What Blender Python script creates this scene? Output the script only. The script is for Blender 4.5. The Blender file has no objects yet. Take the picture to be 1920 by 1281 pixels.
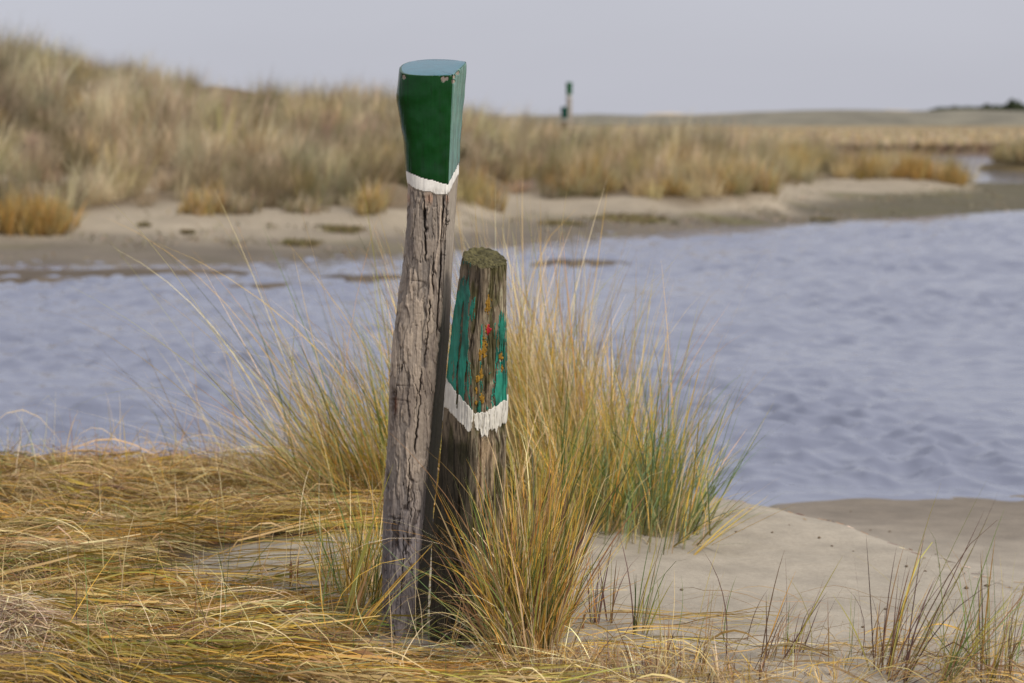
import bpy, math
import numpy as np
from math import radians

# ------------------------------------------------------------------ camera, sky, sun, exposure
scene = bpy.context.scene
COL = scene.collection
CAM_Z = 1.54
FPX = 3733.0                       # focal length in pixels of the 1920 px wide photograph
HORIZON = 222.0
PITCH = math.atan((640.5 - HORIZON) / FPX)

cam_data = bpy.data.cameras.new("camera")
cam_data.sensor_width = 36.0
cam_data.lens = 36.0 * FPX / 1920.0
cam_data.clip_start = 0.05
cam_data.clip_end = 6000.0
cam_data.dof.use_dof = True
cam_data.dof.focus_distance = 5.92
cam_data.dof.aperture_fstop = 2.9
cam_data.dof.aperture_blades = 7
cam = bpy.data.objects.new("camera", cam_data)
COL.objects.link(cam)
cam.location = (0, 0, CAM_Z)
cam.rotation_euler = (radians(90) - PITCH, 0, 0)
scene.camera = cam

SUN_EL, SUN_AZ = radians(42), radians(132)     # azimuth clockwise from +Y: behind the camera, to the right
world = bpy.data.worlds.new("World")
scene.world = world
world.use_nodes = True
nt = world.node_tree
nt.nodes.clear()
w_out = nt.nodes.new("ShaderNodeOutputWorld")
w_bg = nt.nodes.new("ShaderNodeBackground")
w_bg.inputs["Strength"].default_value = 0.10
sky = nt.nodes.new("ShaderNodeTexSky")
sky.sky_type = 'NISHITA'
sky.sun_disc = False
sky.sun_elevation = SUN_EL
sky.sun_rotation = SUN_AZ
sky.air_density = 1.0
sky.dust_density = 3.0
tc = nt.nodes.new("ShaderNodeTexCoord")
sep = nt.nodes.new("ShaderNodeSeparateXYZ")
nt.links.new(tc.outputs["Generated"], sep.inputs[0])
# overcast cloud layer: luminance rises evenly from the horizon to the zenith (standard overcast sky)
mr = nt.nodes.new("ShaderNodeMapRange")
mr.inputs["From Min"].default_value = 0.0
mr.inputs["From Max"].default_value = 1.0
mr.inputs["To Min"].default_value = 1.0
mr.inputs["To Max"].default_value = 1.8
nt.links.new(sep.outputs["Z"], mr.inputs["Value"])
cl = nt.nodes.new("ShaderNodeMix"); cl.data_type = 'RGBA'; cl.blend_type = 'MULTIPLY'
cl.inputs["Factor"].default_value = 1.0
cl.inputs["A"].default_value = (5.42, 5.5, 6.18, 1)
cloud = nt.nodes.new("ShaderNodeTexNoise"); cloud.inputs["Scale"].default_value = 3.0; cloud.inputs["Detail"].default_value = 5.0
cmap = nt.nodes.new("ShaderNodeMapping"); cmap.inputs["Scale"].default_value = (1, 1, 4)
nt.links.new(tc.outputs["Generated"], cmap.inputs["Vector"]); nt.links.new(cmap.outputs[0], cloud.inputs["Vector"])
cm = nt.nodes.new("ShaderNodeMapRange")
for k_, v_ in zip(("From Min", "From Max", "To Min", "To Max"), (0.3, 0.7, 0.965, 1.035)): cm.inputs[k_].default_value = v_
nt.links.new(cloud.outputs["Fac"], cm.inputs["Value"])
cmul = nt.nodes.new("ShaderNodeMath"); cmul.operation = 'MULTIPLY'
nt.links.new(mr.outputs["Result"], cmul.inputs[0]); nt.links.new(cm.outputs["Result"], cmul.inputs[1])
nt.links.new(cmul.outputs[0], cl.inputs["B"])
mx = nt.nodes.new("ShaderNodeMix"); mx.data_type = 'RGBA'
mx.inputs["Factor"].default_value = 0.90
nt.links.new(sky.outputs["Color"], mx.inputs["A"])
nt.links.new(cl.outputs["Result"], mx.inputs["B"])
nt.links.new(mx.outputs["Result"], w_bg.inputs["Color"])
nt.links.new(w_bg.outputs[0], w_out.inputs[0])

sun_data = bpy.data.lights.new("sun", 'SUN')
sun_data.energy = 2.7
sun_data.angle = radians(13)
sun_data.color = (1.0, 0.95, 0.88)
sun = bpy.data.objects.new("sun", sun_data)
COL.objects.link(sun)
sun.rotation_euler = (radians(90) - SUN_EL, 0, math.pi - SUN_AZ)

scene.view_settings.view_transform = 'Standard'
scene.view_settings.look = 'None'
scene.view_settings.exposure = 0.0
scene.view_settings.gamma = 1.0
scene.view_settings.use_curve_mapping = False
scene.render.engine = 'CYCLES'
scene.cycles.use_denoising = True
scene.cycles.max_bounces = 6
scene.cycles.diffuse_bounces = 2
scene.cycles.glossy_bounces = 3
scene.cycles.transmission_bounces = 3

# ------------------------------------------------------------------ helpers
rng = np.random.default_rng(11)
cp, sp = math.cos(PITCH), math.sin(PITCH)


def P(px, py, Y):
    """world point at distance Y in front of the camera that the photo shows at pixel (px, py)"""
    px = np.asarray(px, float); py = np.asarray(py, float)
    u = (px - 960.0) / FPX; v = -(py - 640.5) / FPX
    dy = cp + v * sp; dz = -sp + v * cp
    t = Y / dy
    return u * t, Y + 0 * t, CAM_Z + dz * t


def lin(r, g, b):
    return tuple(((c / 255.0) / 12.92 if c / 255.0 <= 0.04045 else ((c / 255.0 + 0.055) / 1.055) ** 2.4) for c in (r, g, b))


def smooth(a, b, x):
    t = np.clip((x - a) / (b - a), 0, 1)
    return t * t * (3 - 2 * t)


def _hash(ix, iy, iz):
    h = (ix.astype(np.int64) * 374761393 + iy.astype(np.int64) * 668265263 + iz.astype(np.int64) * 2147483647 + 1013904223)
    h = (h ^ (h >> 13)) * 1274126177
    h = h & 0xffffffff
    h = h ^ (h >> 16)
    h = (h * 2246822519) & 0xffffffff
    h = h ^ (h >> 15)
    return (h & 0xffff) / 65535.0


def vnoise(x, y, z=0.0):
    """value noise, -1..1"""
    x = np.asarray(x, float); y = np.asarray(y, float); z = np.asarray(z, float)
    x, y, z = np.broadcast_arrays(x, y, z)
    ix, iy, iz = np.floor(x), np.floor(y), np.floor(z)
    fx, fy, fz_ = x - ix, y - iy, z - iz
    fx = fx * fx * fx * (fx * (fx * 6 - 15) + 10); fy = fy * fy * fy * (fy * (fy * 6 - 15) + 10); fz_ = fz_ * fz_ * (3 - 2 * fz_)
    r = 0
    for dz in (0, 1):
        if dz == 1 and not np.any(fz_):
            break
        a = _hash(ix, iy, iz + dz); b = _hash(ix + 1, iy, iz + dz)
        c = _hash(ix, iy + 1, iz + dz); d = _hash(ix + 1, iy + 1, iz + dz)
        v = (a * (1 - fx) + b * fx) * (1 - fy) + (c * (1 - fx) + d * fx) * fy
        r = r + v * (fz_ if dz else (1 - fz_))
    return r * 2 - 1


def fbm(x, y, z=0.0, o=4, g=0.5):
    s = 0; a = 1; n = 0
    for k in range(o):
        s = s + a * vnoise(x + 17.3 * k, y - 9.1 * k, z + 3.7 * k if np.any(z) else 0.0); n += a
        x = x * 2.03; y = y * 2.03; z = z * 2.03; a *= g
    return s / n


def mesh_obj(name, verts, faces, mat, col=None, parent=None, smooth_shade=True, kind=None, label=None, cat=None, group=None):
    """verts (N,3), faces (M,3|4) numpy arrays -> one mesh object"""
    verts = np.asarray(verts, np.float32); faces = np.asarray(faces, np.int32)
    me = bpy.data.meshes.new(name)
    me.vertices.add(len(verts)); me.vertices.foreach_set("co", verts.ravel())
    k = faces.shape[1]; m = len(faces)
    me.loops.add(m * k); me.loops.foreach_set("vertex_index", faces.ravel())
    me.polygons.add(m)
    me.polygons.foreach_set("loop_start", np.arange(0, m * k, k, dtype=np.int32))
    me.polygons.foreach_set("use_smooth", np.full(m, bool(smooth_shade)))
    me.update(calc_edges=True)
    if col is not None:
        at = me.color_attributes.new("tint", 'FLOAT_COLOR', 'POINT')
        c4 = np.ones((len(verts), 4), np.float32); c4[:, :3] = col
        at.data.foreach_set("color", c4.ravel())
    if mat:
        me.materials.append(mat)
    o = bpy.data.objects.new(name, me)
    COL.objects.link(o)
    if parent:
        o.parent = parent
    tag(o, label, cat, group, kind)
    return o


def tag(o, label=None, cat=None, group=None, kind=None):
    if label: o["label"] = label
    if cat: o["category"] = cat
    if group: o["group"] = group
    if kind: o["kind"] = kind
    return o


def empty(name, loc, label, cat, group=None):
    o = bpy.data.objects.new(name, None)
    COL.objects.link(o); o.location = loc
    o.empty_display_size = 0.1
    return tag(o, label, cat, group)


def grid_faces(nr, nc, wrap=False):
    r = np.arange(nr - 1)[:, None]; c = np.arange(nc if wrap else nc - 1)[None, :]
    a = r * nc + c; b = r * nc + (c + 1) % nc
    return np.stack([a, b, b + nc, a + nc], -1).reshape(-1, 4)


def ribbons(paths, width, side, col):
    """paths (N,K,3), width (N,K), side (N,3)|(N,K,3), col (N,K,3) -> verts, faces, colours"""
    N, K, _ = paths.shape
    if side.ndim == 2:
        side = side[:, None, :]
    off = side * width[..., None] * 0.5
    v = np.stack([paths - off, paths + off], 2).reshape(-1, 3)
    c = np.repeat(col[:, :, None, :], 2, 2).reshape(-1, 3)
    n = np.arange(N)[:, None] * (K * 2); k = np.arange(K - 1)[None, :] * 2
    a = n + k
    f = np.stack([a, a + 1, a + 3, a + 2], -1).reshape(-1, 4)
    return v, f, c


class Pile:
    """collects ribbons of one thing"""
    def __init__(s): s.v, s.f, s.c, s.n = [], [], [], 0
    def add(s, vfc):
        v, f, c = vfc
        s.v.append(v); s.f.append(f + s.n); s.c.append(c); s.n += len(v)
        return s
    def build(s, name, mat, **kw):
        return mesh_obj(name, np.concatenate(s.v), np.concatenate(s.f), mat, np.concatenate(s.c), **kw)


# ------------------------------------------------------------------ materials
def new_mat(name):
    m = bpy.data.materials.new(name); m.use_nodes = True
    t = m.node_tree; t.nodes.clear()
    out = t.nodes.new("ShaderNodeOutputMaterial")
    b = t.nodes.new("ShaderNodeBsdfPrincipled")
    t.links.new(b.outputs[0], out.inputs[0])
    return m, t, b, out


def nnoise(t, vec, scale, detail=4, rough=0.55):
    n = t.nodes.new("ShaderNodeTexNoise")
    n.inputs["Scale"].default_value = scale; n.inputs["Detail"].default_value = detail; n.inputs["Roughness"].default_value = rough
    if vec is not None: t.links.new(vec, n.inputs["Vector"])
    return n


def nmap(t, src, a, b, c, d):
    n = t.nodes.new("ShaderNodeMapRange")
    for k, v in zip(("From Min", "From Max", "To Min", "To Max"), (a, b, c, d)): n.inputs[k].default_value = v
    t.links.new(src, n.inputs["Value"]); return n.outputs["Result"]


def nmul(t, a, b):
    n = t.nodes.new("ShaderNodeMix"); n.data_type = 'RGBA'; n.blend_type = 'MULTIPLY'; n.inputs["Factor"].default_value = 1
    t.links.new(a, n.inputs["A"]); t.links.new(b, n.inputs["B"]); return n.outputs["Result"]


def nmix(t, fac, a, b):
    n = t.nodes.new("ShaderNodeMix"); n.data_type = 'RGBA'
    t.links.new(fac, n.inputs["Factor"])
    for s, v in (("A", a), ("B", b)):
        if isinstance(v, tuple): n.inputs[s].default_value = (*v, 1)
        else: t.links.new(v, n.inputs[s])
    return n.outputs["Result"]


def nbump(t, h, strength, dist, b, prev=None):
    n = t.nodes.new("ShaderNodeBump"); n.inputs["Strength"].default_value = strength; n.inputs["Distance"].default_value = dist
    t.links.new(h, n.inputs["Height"])
    if prev is not None: t.links.new(prev, n.inputs["Normal"])
    if b is not None: t.links.new(n.outputs[0], b.inputs["Normal"])
    return n.outputs[0]


def tint_node(t):
    a = t.nodes.new("ShaderNodeVertexColor"); a.layer_name = "tint"; return a.outputs["Color"]


def obj_coord(t, scale=None):
    n = t.nodes.new("ShaderNodeTexCoord")
    if scale is None: return n.outputs["Object"]
    m = t.nodes.new("ShaderNodeMapping"); m.inputs["Scale"].default_value = scale
    t.links.new(n.outputs["Object"], m.inputs["Vector"]); return m.outputs[0]


def grass_material(name, trans=0.3, rough=0.55, spec=0.3):
    m, t, b, out = new_mat(name)
    c = tint_node(t)
    t.links.new(c, b.inputs["Base Color"])
    b.inputs["Roughness"].default_value = rough
    b.inputs["Specular IOR Level"].default_value = spec
    tr = t.nodes.new("ShaderNodeBsdfTranslucent"); t.links.new(c, tr.inputs["Color"])
    ms = t.nodes.new("ShaderNodeMixShader"); ms.inputs[0].default_value = trans
    t.links.new(b.outputs[0], ms.inputs[1]); t.links.new(tr.outputs[0], ms.inputs[2])
    t.links.new(ms.outputs[0], out.inputs[0])
    return m


def sand_material(name, grain=1.0):
    m, t, b, out = new_mat(name)
    c = tint_node(t); co = obj_coord(t)
    n1 = nnoise(t, co, 420 * grain, 2, 0.7); n2 = nnoise(t, co, 60 * grain, 4, 0.6); n3 = nnoise(t, co, 6 * grain, 4, 0.6)
    f1 = nmap(t, n1.outputs["Fac"], 0.3, 0.7, 0.80, 1.18)
    f2 = nmap(t, n2.outputs["Fac"], 0.3, 0.7, 0.92, 1.07)
    f3 = nmap(t, n3.outputs["Fac"], 0.3, 0.7, 0.86, 1.12)
    c = nmul(t, nmul(t, nmul(t, c, f1), f2), f3)
    t.links.new(c, b.inputs["Base Color"])
    b.inputs["Roughness"].default_value = 0.9
    b.inputs["Specular IOR Level"].default_value = 0.2
    p = nbump(t, n1.outputs["Fac"], 0.25, 0.002, None)
    p = nbump(t, n2.outputs["Fac"], 0.4, 0.006, b, p)
    return m


def wood_material(name, rough=0.85):
    m, t, b, out = new_mat(name)
    c = tint_node(t)
    co = obj_coord(t, (1, 1, 0.09)); co2 = obj_coord(t)
    n1 = nnoise(t, co, 260, 4, 0.65); n2 = nnoise(t, co2, 90, 4, 0.6)
    f1 = nmap(t, n1.outputs["Fac"], 0.3, 0.7, 0.72, 1.22)
    f2 = nmap(t, n2.outputs["Fac"], 0.3, 0.7, 0.86, 1.12)
    c = nmul(t, nmul(t, c, f1), f2)
    t.links.new(c, b.inputs["Base Color"])
    b.inputs["Roughness"].default_value = rough
    b.inputs["Specular IOR Level"].default_value = 0.25
    p = nbump(t, n1.outputs["Fac"], 0.5, 0.002, None)
    nbump(t, n2.outputs["Fac"], 0.3, 0.002, b, p)
    return m


def paint_material(name, rough, coat=0.0, bump=0.1):
    m, t, b, out = new_mat(name)
    c = tint_node(t)
    co = obj_coord(t, (1, 1, 0.15)); co2 = obj_coord(t)
    n1 = nnoise(t, co, 130, 3, 0.6); n2 = nnoise(t, co2, 35, 4, 0.6)
    f2 = nmap(t, n2.outputs["Fac"], 0.3, 0.7, 0.88, 1.10)
    t.links.new(nmul(t, c, f2), b.inputs["Base Color"])
    r = nmap(t, n2.outputs["Fac"], 0.3, 0.7, rough * 0.8, rough * 1.3)
    t.links.new(r, b.inputs["Roughness"])
    b.inputs["Coat Weight"].default_value = coat
    b.inputs["Coat Roughness"].default_value = 0.12
    p = nbump(t, n1.outputs["Fac"], bump, 0.002, None)
    nbump(t, n2.outputs["Fac"], bump, 0.003, b, p)
    return m


def plain_material(name, colr, rough=0.9, var=0.25, scale=30):
    m, t, b, out = new_mat(name)
    n = nnoise(t, obj_coord(t), scale, 4, 0.6)
    f = nmap(t, n.outputs["Fac"], 0.3, 0.7, 1 - var, 1 + var)
    rgb = t.nodes.new("ShaderNodeRGB"); rgb.outputs[0].default_value = (*colr, 1)
    t.links.new(nmul(t, rgb.outputs[0], f), b.inputs["Base Color"])
    b.inputs["Roughness"].default_value = rough
    nbump(t, n.outputs["Fac"], 0.4, 0.01, b)
    return m


M_GRASS = grass_material("dry_marram_grass", 0.09)
M_FAR_GRASS = grass_material("far_marram_grass", 0.25, 0.7, 0.1)
M_SAND = sand_material("fine_sand")
M_FAR_SAND = sand_material("far_bank_sand", 0.15)
M_WOOD = wood_material("weathered_wood")
M_GREEN = paint_material("gloss_green_paint", 0.20, 0.0, 0.06)
M_GREEN.node_tree.nodes["Principled BSDF"].inputs["Specular IOR Level"].default_value = 0.28
M_TEAL = paint_material("flaking_teal_paint", 0.45, 0.0, 0.25)
M_WHITE = paint_material("white_paint", 0.5, 0.0, 0.2)

# ------------------------------------------------------------------ near ground
YC_X = [-8, -3, -1.5, -0.5, 0.4, 0.93, 1.29, 1.47, 1.64, 2.0, 3.0, 8]
YC_Y = [8.9, 8.8, 8.7, 8.6, 8.4, 7.95, 7.45, 6.9, 6.5, 5.9, 4.9, 3.5]
YS_X = [-8, -2, 0.4, 1.15, 1.7, 2.6, 4, 10]
YS_Y = [9.7, 9.6, 9.65, 9.82, 10.05, 10.1, 10.4, 11.5]
WATER_Z = -0.40


def near_z(X, Y):
    X = np.asarray(X, float); Y = np.asarray(Y, float)
    yc = np.interp(X, YC_X, YC_Y); ys = np.interp(X, YS_X, YS_Y)
    t = (Y - yc) / np.maximum(ys - yc, 0.3)
    z = np.interp(t, [-0.6, -0.15, 0, 0.12, 0.3, 0.5, 0.75, 1.0], [0.0, 0.0, -0.012, -0.05, -0.17, -0.28, -0.335, -0.40])
    z = z - 0.12 * np.clip(Y - ys, 0, 6)
    on = smooth(-0.2, 0.25, -t)
    lump = fbm(X * 0.9 + 3, Y * 0.9, o=3)
    z = z + 0.035 * lump * on + 0.006 * fbm(X * 5, Y * 5, o=3)
    # left side rises a little, sand piles against the posts
    z = z - 0.02 * smooth(-0.4, -1.5, X) * smooth(6.5, 8.5, Y) * on
    z = z + 0.02 * np.exp(-(((X + 0.2) / 0.45) ** 2 + ((Y - 6.4) / 0.4) ** 2))
    near_post = np.exp(-(((X + 0.22) / 0.40) ** 2 + ((Y - 5.6) / 0.45) ** 2))
    z = z * (1 - 0.8 * near_post) - 0.012 * near_post      # scoured a little round the posts
    z = z + 0.014 * fbm(X * 2.2 + 1, Y * 3.0, o=4) * on * smooth(0.0, 0.6, X)
    # a low sand hump beside the tall post, a hollow in front of it
    z = z + 0.075 * np.exp(-(((X + 0.60) / 0.55) ** 2 + ((Y - 6.95) / 0.36) ** 2)) - 0.035 * np.exp(-(((X + 0.65) / 0.60) ** 2 + ((Y - 6.15) / 0.32) ** 2))
    # wind ripples on the open sand
    z = z + 0.0025 * np.sin((Y * 0.9 + X * 0.5 + 0.25 * fbm(X * 2, Y * 2, o=2)) * 46) * smooth(0.2, 0.8, X) * on * (0.5 + 0.5 * fbm(X * 1.5, Y * 1.5 + 5, o=2))
    return z


def mat_density(X, Y):
    """0..1 cover of the lying grass"""
    d = smooth(0.0, -0.35, X - np.interp(Y, [5.2, 5.55, 5.8, 6.2, 7.0, 8.5], [0.25, 0.0, -0.22, -0.25, -0.25, -0.1]))
    bare = 2.2 * np.exp(-(((X + 0.58) / 0.50) ** 2 + ((Y - 6.66) / 0.30) ** 2)) + 1.3 * np.exp(-(((X + 0.20) / 0.36) ** 2 + ((Y - 5.68) / 0.17) ** 2)) + 0.8 * np.exp(-(((X + 0.45) / 0.20) ** 2 + ((Y - 6.15) / 0.10) ** 2))
    thin = smooth(0.15, 0.55, fbm(X * 1.1 + 8, Y * 2.6, o=3)) * 0.55
    return np.clip(d * (1 - thin) - 1.0 * bare, 0, 1)


xs = np.unique(np.concatenate([np.linspace(-14, -3, 60), np.arange(-3, 3.4, 0.022), np.linspace(3.4, 14, 60)]))
ys = np.unique(np.concatenate([np.linspace(-6, 4.6, 60), np.arange(4.6, 10.6, 0.022), np.linspace(10.6, 15, 30)]))
XX, YY = np.meshgrid(xs, ys)
ZZ = near_z(XX, YY)
DRY = np.array(lin(159, 149, 132)); WET = np.array(lin(122, 112, 98))
wet = smooth(-0.24, -0.37, ZZ + 0.03 * fbm(XX * 2, YY * 2, o=3))[..., None]
col = DRY * (1 - wet) + WET * wet
pale = (0.10 * fbm(XX * 1.5, YY * 4, o=4) + 0.07 * fbm(XX * 9, YY * 14, o=3))[..., None]
col = np.clip(col * (1 + pale), 0, 1)
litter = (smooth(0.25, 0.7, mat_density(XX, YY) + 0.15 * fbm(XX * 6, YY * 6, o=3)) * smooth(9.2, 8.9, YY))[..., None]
col = col * (1 - 0.85 * litter) + np.array(lin(84, 66, 46)) * 0.85 * litter      # litter below the matted grass, the shade of its gaps painted in
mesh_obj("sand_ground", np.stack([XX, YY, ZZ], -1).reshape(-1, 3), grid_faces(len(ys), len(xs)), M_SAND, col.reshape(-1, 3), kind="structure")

# ------------------------------------------------------------------ far bank
FS_X = [-60, -20, -8, -4, -2, 0.3, 3.2, 6.3, 11, 16, 40, 80]
FS_Y = [25, 26.0, 26.5, 26.7, 27.8, 31, 35, 38, 42.5, 45, 50, 60]
FB_X = [-60, -20, -9, -5.5, -2, -1, 0, 1.4, 3.4, 5.1, 6, 7.2, 11.2, 12]
FB_Y = [28, 29.5, 30, 31, 31.5, 34, 39, 37.5, 37, 39, 44, 48, 50, 51]
FH_X = [-60, -20, -12, -9.5, -7.6, -6.3, -5.2, -4.0, -2.5, 0, 2, 5, 8, 11, 12.2, 14]
FH_Y = [3.1, 2.9, 2.6, 2.25, 1.72, 1.42, 1.68, 1.55, 1.2, 0.85, 0.62, 0.55, 0.30, -0.05, -0.28, -0.36]
FE_X = [-60, 4, 7, 9, 11.5, 13, 40, 80]
FE_Y = [95, 92, 74, 64, 57, 57, 60, 66]


def far_z(X, Y):
    X = np.asarray(X, float); Y = np.asarray(Y, float)
    s = np.interp(X, FS_X, FS_Y); b = np.interp(X, FB_X, FB_Y); h = np.interp(X, FH_X, FH_Y); e = np.interp(X, FE_X, FE_Y)
    b = b + 0.5 * fbm(X * 0.8, 2.2, o=2)
    hb = np.minimum(0.06, h)
    t = np.clip((Y - s) / np.maximum(b - s, 0.5), 0, 1)
    z = WATER_Z + 0.012 + (hb - WATER_Z) * (0.35 * t + 0.65 * t * t)
    run = np.interp(X, [-20, -8, 0, 8, 12], [13, 13, 14, 9, 5])
    q = np.clip((Y - b) / run, 0, 1)
    prof = 0.55 * q * (2 - q) + 0.45 * smooth(0, 1, q)
    z = z + (h - hb) * prof
    veg = smooth(0.0, 0.15, q)
    z = z + veg * (0.20 * fbm(X * 0.35, Y * 0.35 + 7, o=3) * np.clip(h + 0.3, 0.1, 1.3) + 0.12 * fbm(X * 1.1, Y * 1.1, o=2))
    z = z + 0.012 * fbm(X * 0.8, Y * 1.6, o=3) * (1 - veg)
    z = np.where(Y < s, WATER_Z + 0.012 - 0.10 * np.clip(s - Y, 0, 8) + 0.012 * fbm(X * 0.8, Y * 1.6, o=3), z)
    drop = smooth(0, 3.0, Y - e)
    z = z * (1 - drop) + (-1.1) * drop
    return z


def far_veg(X, Y):
    """how much grass stands at a place of the far bank"""
    b = np.interp(X, FB_X, FB_Y); h = np.interp(X, FH_X, FH_Y); e = np.interp(X, FE_X, FE_Y)
    q = Y - b + 0.9 * fbm(X * 0.6, Y * 0.6, o=2)
    d = smooth(-0.2, 0.6, q) * (X < 12.1) * (1 - smooth(-1.5, 0.5, Y - e))
    # bare sand tracks on the left slope
    track = np.exp(-((Y - (33.2 + 0.25 * (X + 8))) / 0.55) ** 2) * smooth(-4.6, -5.6, X)
    return d * (1 - 0.95 * track)


xs = np.unique(np.concatenate([np.linspace(-60, -16, 45), np.arange(-16, 18, 0.13), np.linspace(18, 80, 50)]))
ys = np.unique(np.concatenate([np.linspace(16, 24, 20), np.arange(24, 58, 0.13), np.linspace(58, 100, 90)]))
XX, YY = np.meshgrid(xs, ys)
ZZ = far_z(XX, YY)
vg = far_veg(XX, YY)[..., None]
wet = smooth(-0.10, -0.33, ZZ + 0.10 * fbm(XX * 0.7, YY * 1.2, o=4))[..., None]
FDRY = np.array(lin(150, 138, 118)); FWET = np.array(lin(106, 97, 84)); ALG = np.array(lin(92, 88, 52)); LIT = np.array(lin(96, 80, 58))
col = FDRY * (1 - wet) + FWET * wet
alg = (smooth(0.12, 0.4, fbm(XX * 0.5 + 4, YY * 1.1, o=4)) * smooth(-0.05, -0.2, ZZ) * smooth(-0.42, -0.36, ZZ) * (0.35 + 0.65 * smooth(0, 6, XX)))[..., None]
col = col * (1 - 0.75 * alg) + ALG * 0.75 * alg
mud = (smooth(4.0, 9, XX + 1.5 * fbm(XX * 0.3, YY * 0.5, o=3)) * smooth(-0.12, -0.25, ZZ))[..., None]
col = col * (1 - 0.85 * mud) + np.array(lin(88, 82, 62)) * 0.85 * mud
col = col * (1 + 0.16 * fbm(XX * 1.2, YY * 2.5, o=4))[..., None]
col = col * (1 - 0.8 * vg) + LIT * 0.8 * vg
mesh_obj("far_bank_ground", np.stack([XX, YY, ZZ], -1).reshape(-1, 3), grid_faces(len(ys), len(xs)), M_FAR_SAND, col.reshape(-1, 3), kind="structure")

# marsh plain beyond the channel, out to the horizon, and the river bed below everything
def plain_z(X, Y):
    s = 104 + 4 * fbm(X * 0.05, 3.3, o=2) + 0.10 * np.abs(X - 30)
    z = np.interp(Y - s, [-30, -3, 0, 4, 40, 400, 2500], [-1.6, -1.5, -0.42, -0.22, -0.1, 0.1, 0.4])
    return z + 0.06 * fbm(X * 0.08, Y * 0.05, o=3) * (Y > s + 3)


xs = np.unique(np.concatenate([np.linspace(-3000, -80, 25), np.linspace(-80, 160, 150), np.linspace(160, 3000, 25)]))
ys = np.unique(np.concatenate([np.array([-400, -100, 0, 40, 70, 90]), np.linspace(92, 130, 80), np.geomspace(130, 3500, 90)]))
XX, YY = np.meshgrid(xs, ys)
ZZ = plain_z(XX, YY)
edge = smooth(-0.16, -0.3, ZZ)[..., None]
n = fbm(XX * 0.06, YY * 0.02, o=4)[..., None]
col = np.array(lin(140, 122, 88)) * (1 + 0.3 * n)
col = col * (1 - edge) + np.array(lin(100, 82, 66)) * edge
mesh_obj("marsh_ground", np.stack([XX, YY, ZZ], -1).reshape(-1, 3), grid_faces(len(ys), len(xs)), M_FAR_SAND, np.clip(col, 0, 1).reshape(-1, 3), kind="structure")

# far ridge of low dunes
def ridge_top(X, Y0):
    k = Y0 / 450.0
    px = X / Y0 * FPX + 960
    r = np.interp(px, [300, 1000, 1100, 1200, 1300, 1400, 1500, 1600, 1700, 1800, 1920, 2300], [219, 219, 218, 217, 214, 210, 206, 206, 209, 208, 209, 213])
    return CAM_Z + (HORIZON - r) * Y0 / FPX + 0.5 * fbm(X * 0.05, Y0 * 1.0, o=4) * k


M_RIDGE = plain_material("heath_covered_dune", lin(112, 106, 88), 0.95, 0.35, 0.12)  # ridge colour paled to stand for distance haze
M_PALE_DUNE = plain_material("pale_dune_sand", lin(190, 172, 146), 0.95, 0.08, 0.1)
for nm, Y0, wdt, mt, dz in (("far_dune_hills", 460.0, 60, M_RIDGE, 0.0), ("pale_dune_hills", 640.0, 60, M_PALE_DUNE, 0.35)):
    xs = np.linspace(-250, 420, 500); us = np.linspace(-1, 1, 15)
    XX, UU = np.meshgrid(xs, us)
    top = ridge_top(XX, Y0)
    if dz:
        ppx = XX / Y0 * FPX + 960
        top = top + dz * (np.exp(-((ppx - 1235) / 40) ** 2) * 3.2 + np.exp(-((ppx - 1690) / 60) ** 2) * 1.6 - 1.2)
    ZZ = -0.4 + (top + 0.4) * (1 - UU ** 2) + 0.25 * fbm(XX * 0.1, UU * 6, o=3)
    mesh_obj(nm, np.stack([XX, Y0 + wdt * UU, ZZ], -1).reshape(-1, 3), grid_faces(15, 500), mt, kind="structure")

# ------------------------------------------------------------------ water
PI_ = math.pi
rows = np.concatenate([np.geomspace(7.6, 46, 760), np.geomspace(46, 130, 110)[1:]])
cfan = np.concatenate([[-12, -4, -1.5, -0.7], np.linspace(-0.34, 0.36, 430), [0.7, 1.5, 4, 12]])
YY = np.repeat(rows[:, None], len(cfan), 1)
XX = cfan[None, :] * YY
calm = smooth(-1.0, 4.0, np.interp(XX, FS_X, FS_Y) - YY)
calm = np.where(YY > np.interp(XX, FS_X, FS_Y), 0.75, 0.10 + 0.90 * calm)
wx = XX + 0.35 * fbm(XX * 0.6, YY * 0.6, o=2); wy = YY + 0.3 * fbm(XX * 0.5 + 9, YY * 0.5, o=2)
gust = 0.65 + 0.5 * fbm(XX * 0.22, YY * 0.3 + 4, o=2)
wrng = np.random.default_rng(5)
h = 0 * XX; dX = 0 * XX; dY = 0 * XX
for lam in np.geomspace(0.13, 0.55, 46):
    th = -0.5 * PI_ + 0.75 * wrng.standard_normal()              # the wind blows towards the near bank
    kx_, ky_ = 2 * PI_ / lam * math.cos(th), 2 * PI_ / lam * math.sin(th)
    amp = 0.0105 * lam ** 0.95 * wrng.uniform(0.5, 1.4)
    fade = smooth(lam * 170, lam * 70, YY)                         # shorter waves are left to the material farther out
    ph = kx_ * wx + ky_ * wy + wrng.uniform(0, 6.28)
    pk = 0.7 + 0.9 * vnoise(XX * 0.9 / lam * 0.35 + lam * 50, YY * 0.9 / lam * 0.35)
    h = h + amp * fade * pk * np.sin(ph)
    dX = dX + amp * fade * pk * math.cos(th) * np.cos(ph); dY = dY + amp * fade * pk * math.sin(th) * np.cos(ph)
h = h * 1.85
calm = calm * (0.3 + 0.7 * smooth(-0.2, 0.8, YY - np.interp(XX, YS_X, YS_Y)))
ZZ = WATER_Z + h * calm * gust
m, t, b, out = new_mat("river_water")
b.inputs["Base Color"].default_value = (*lin(114, 118, 132), 1)
b.inputs["Roughness"].default_value = 0.06
b.inputs["IOR"].default_value = 1.40
co = obj_coord(t, (1, 1.2, 1))
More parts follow.
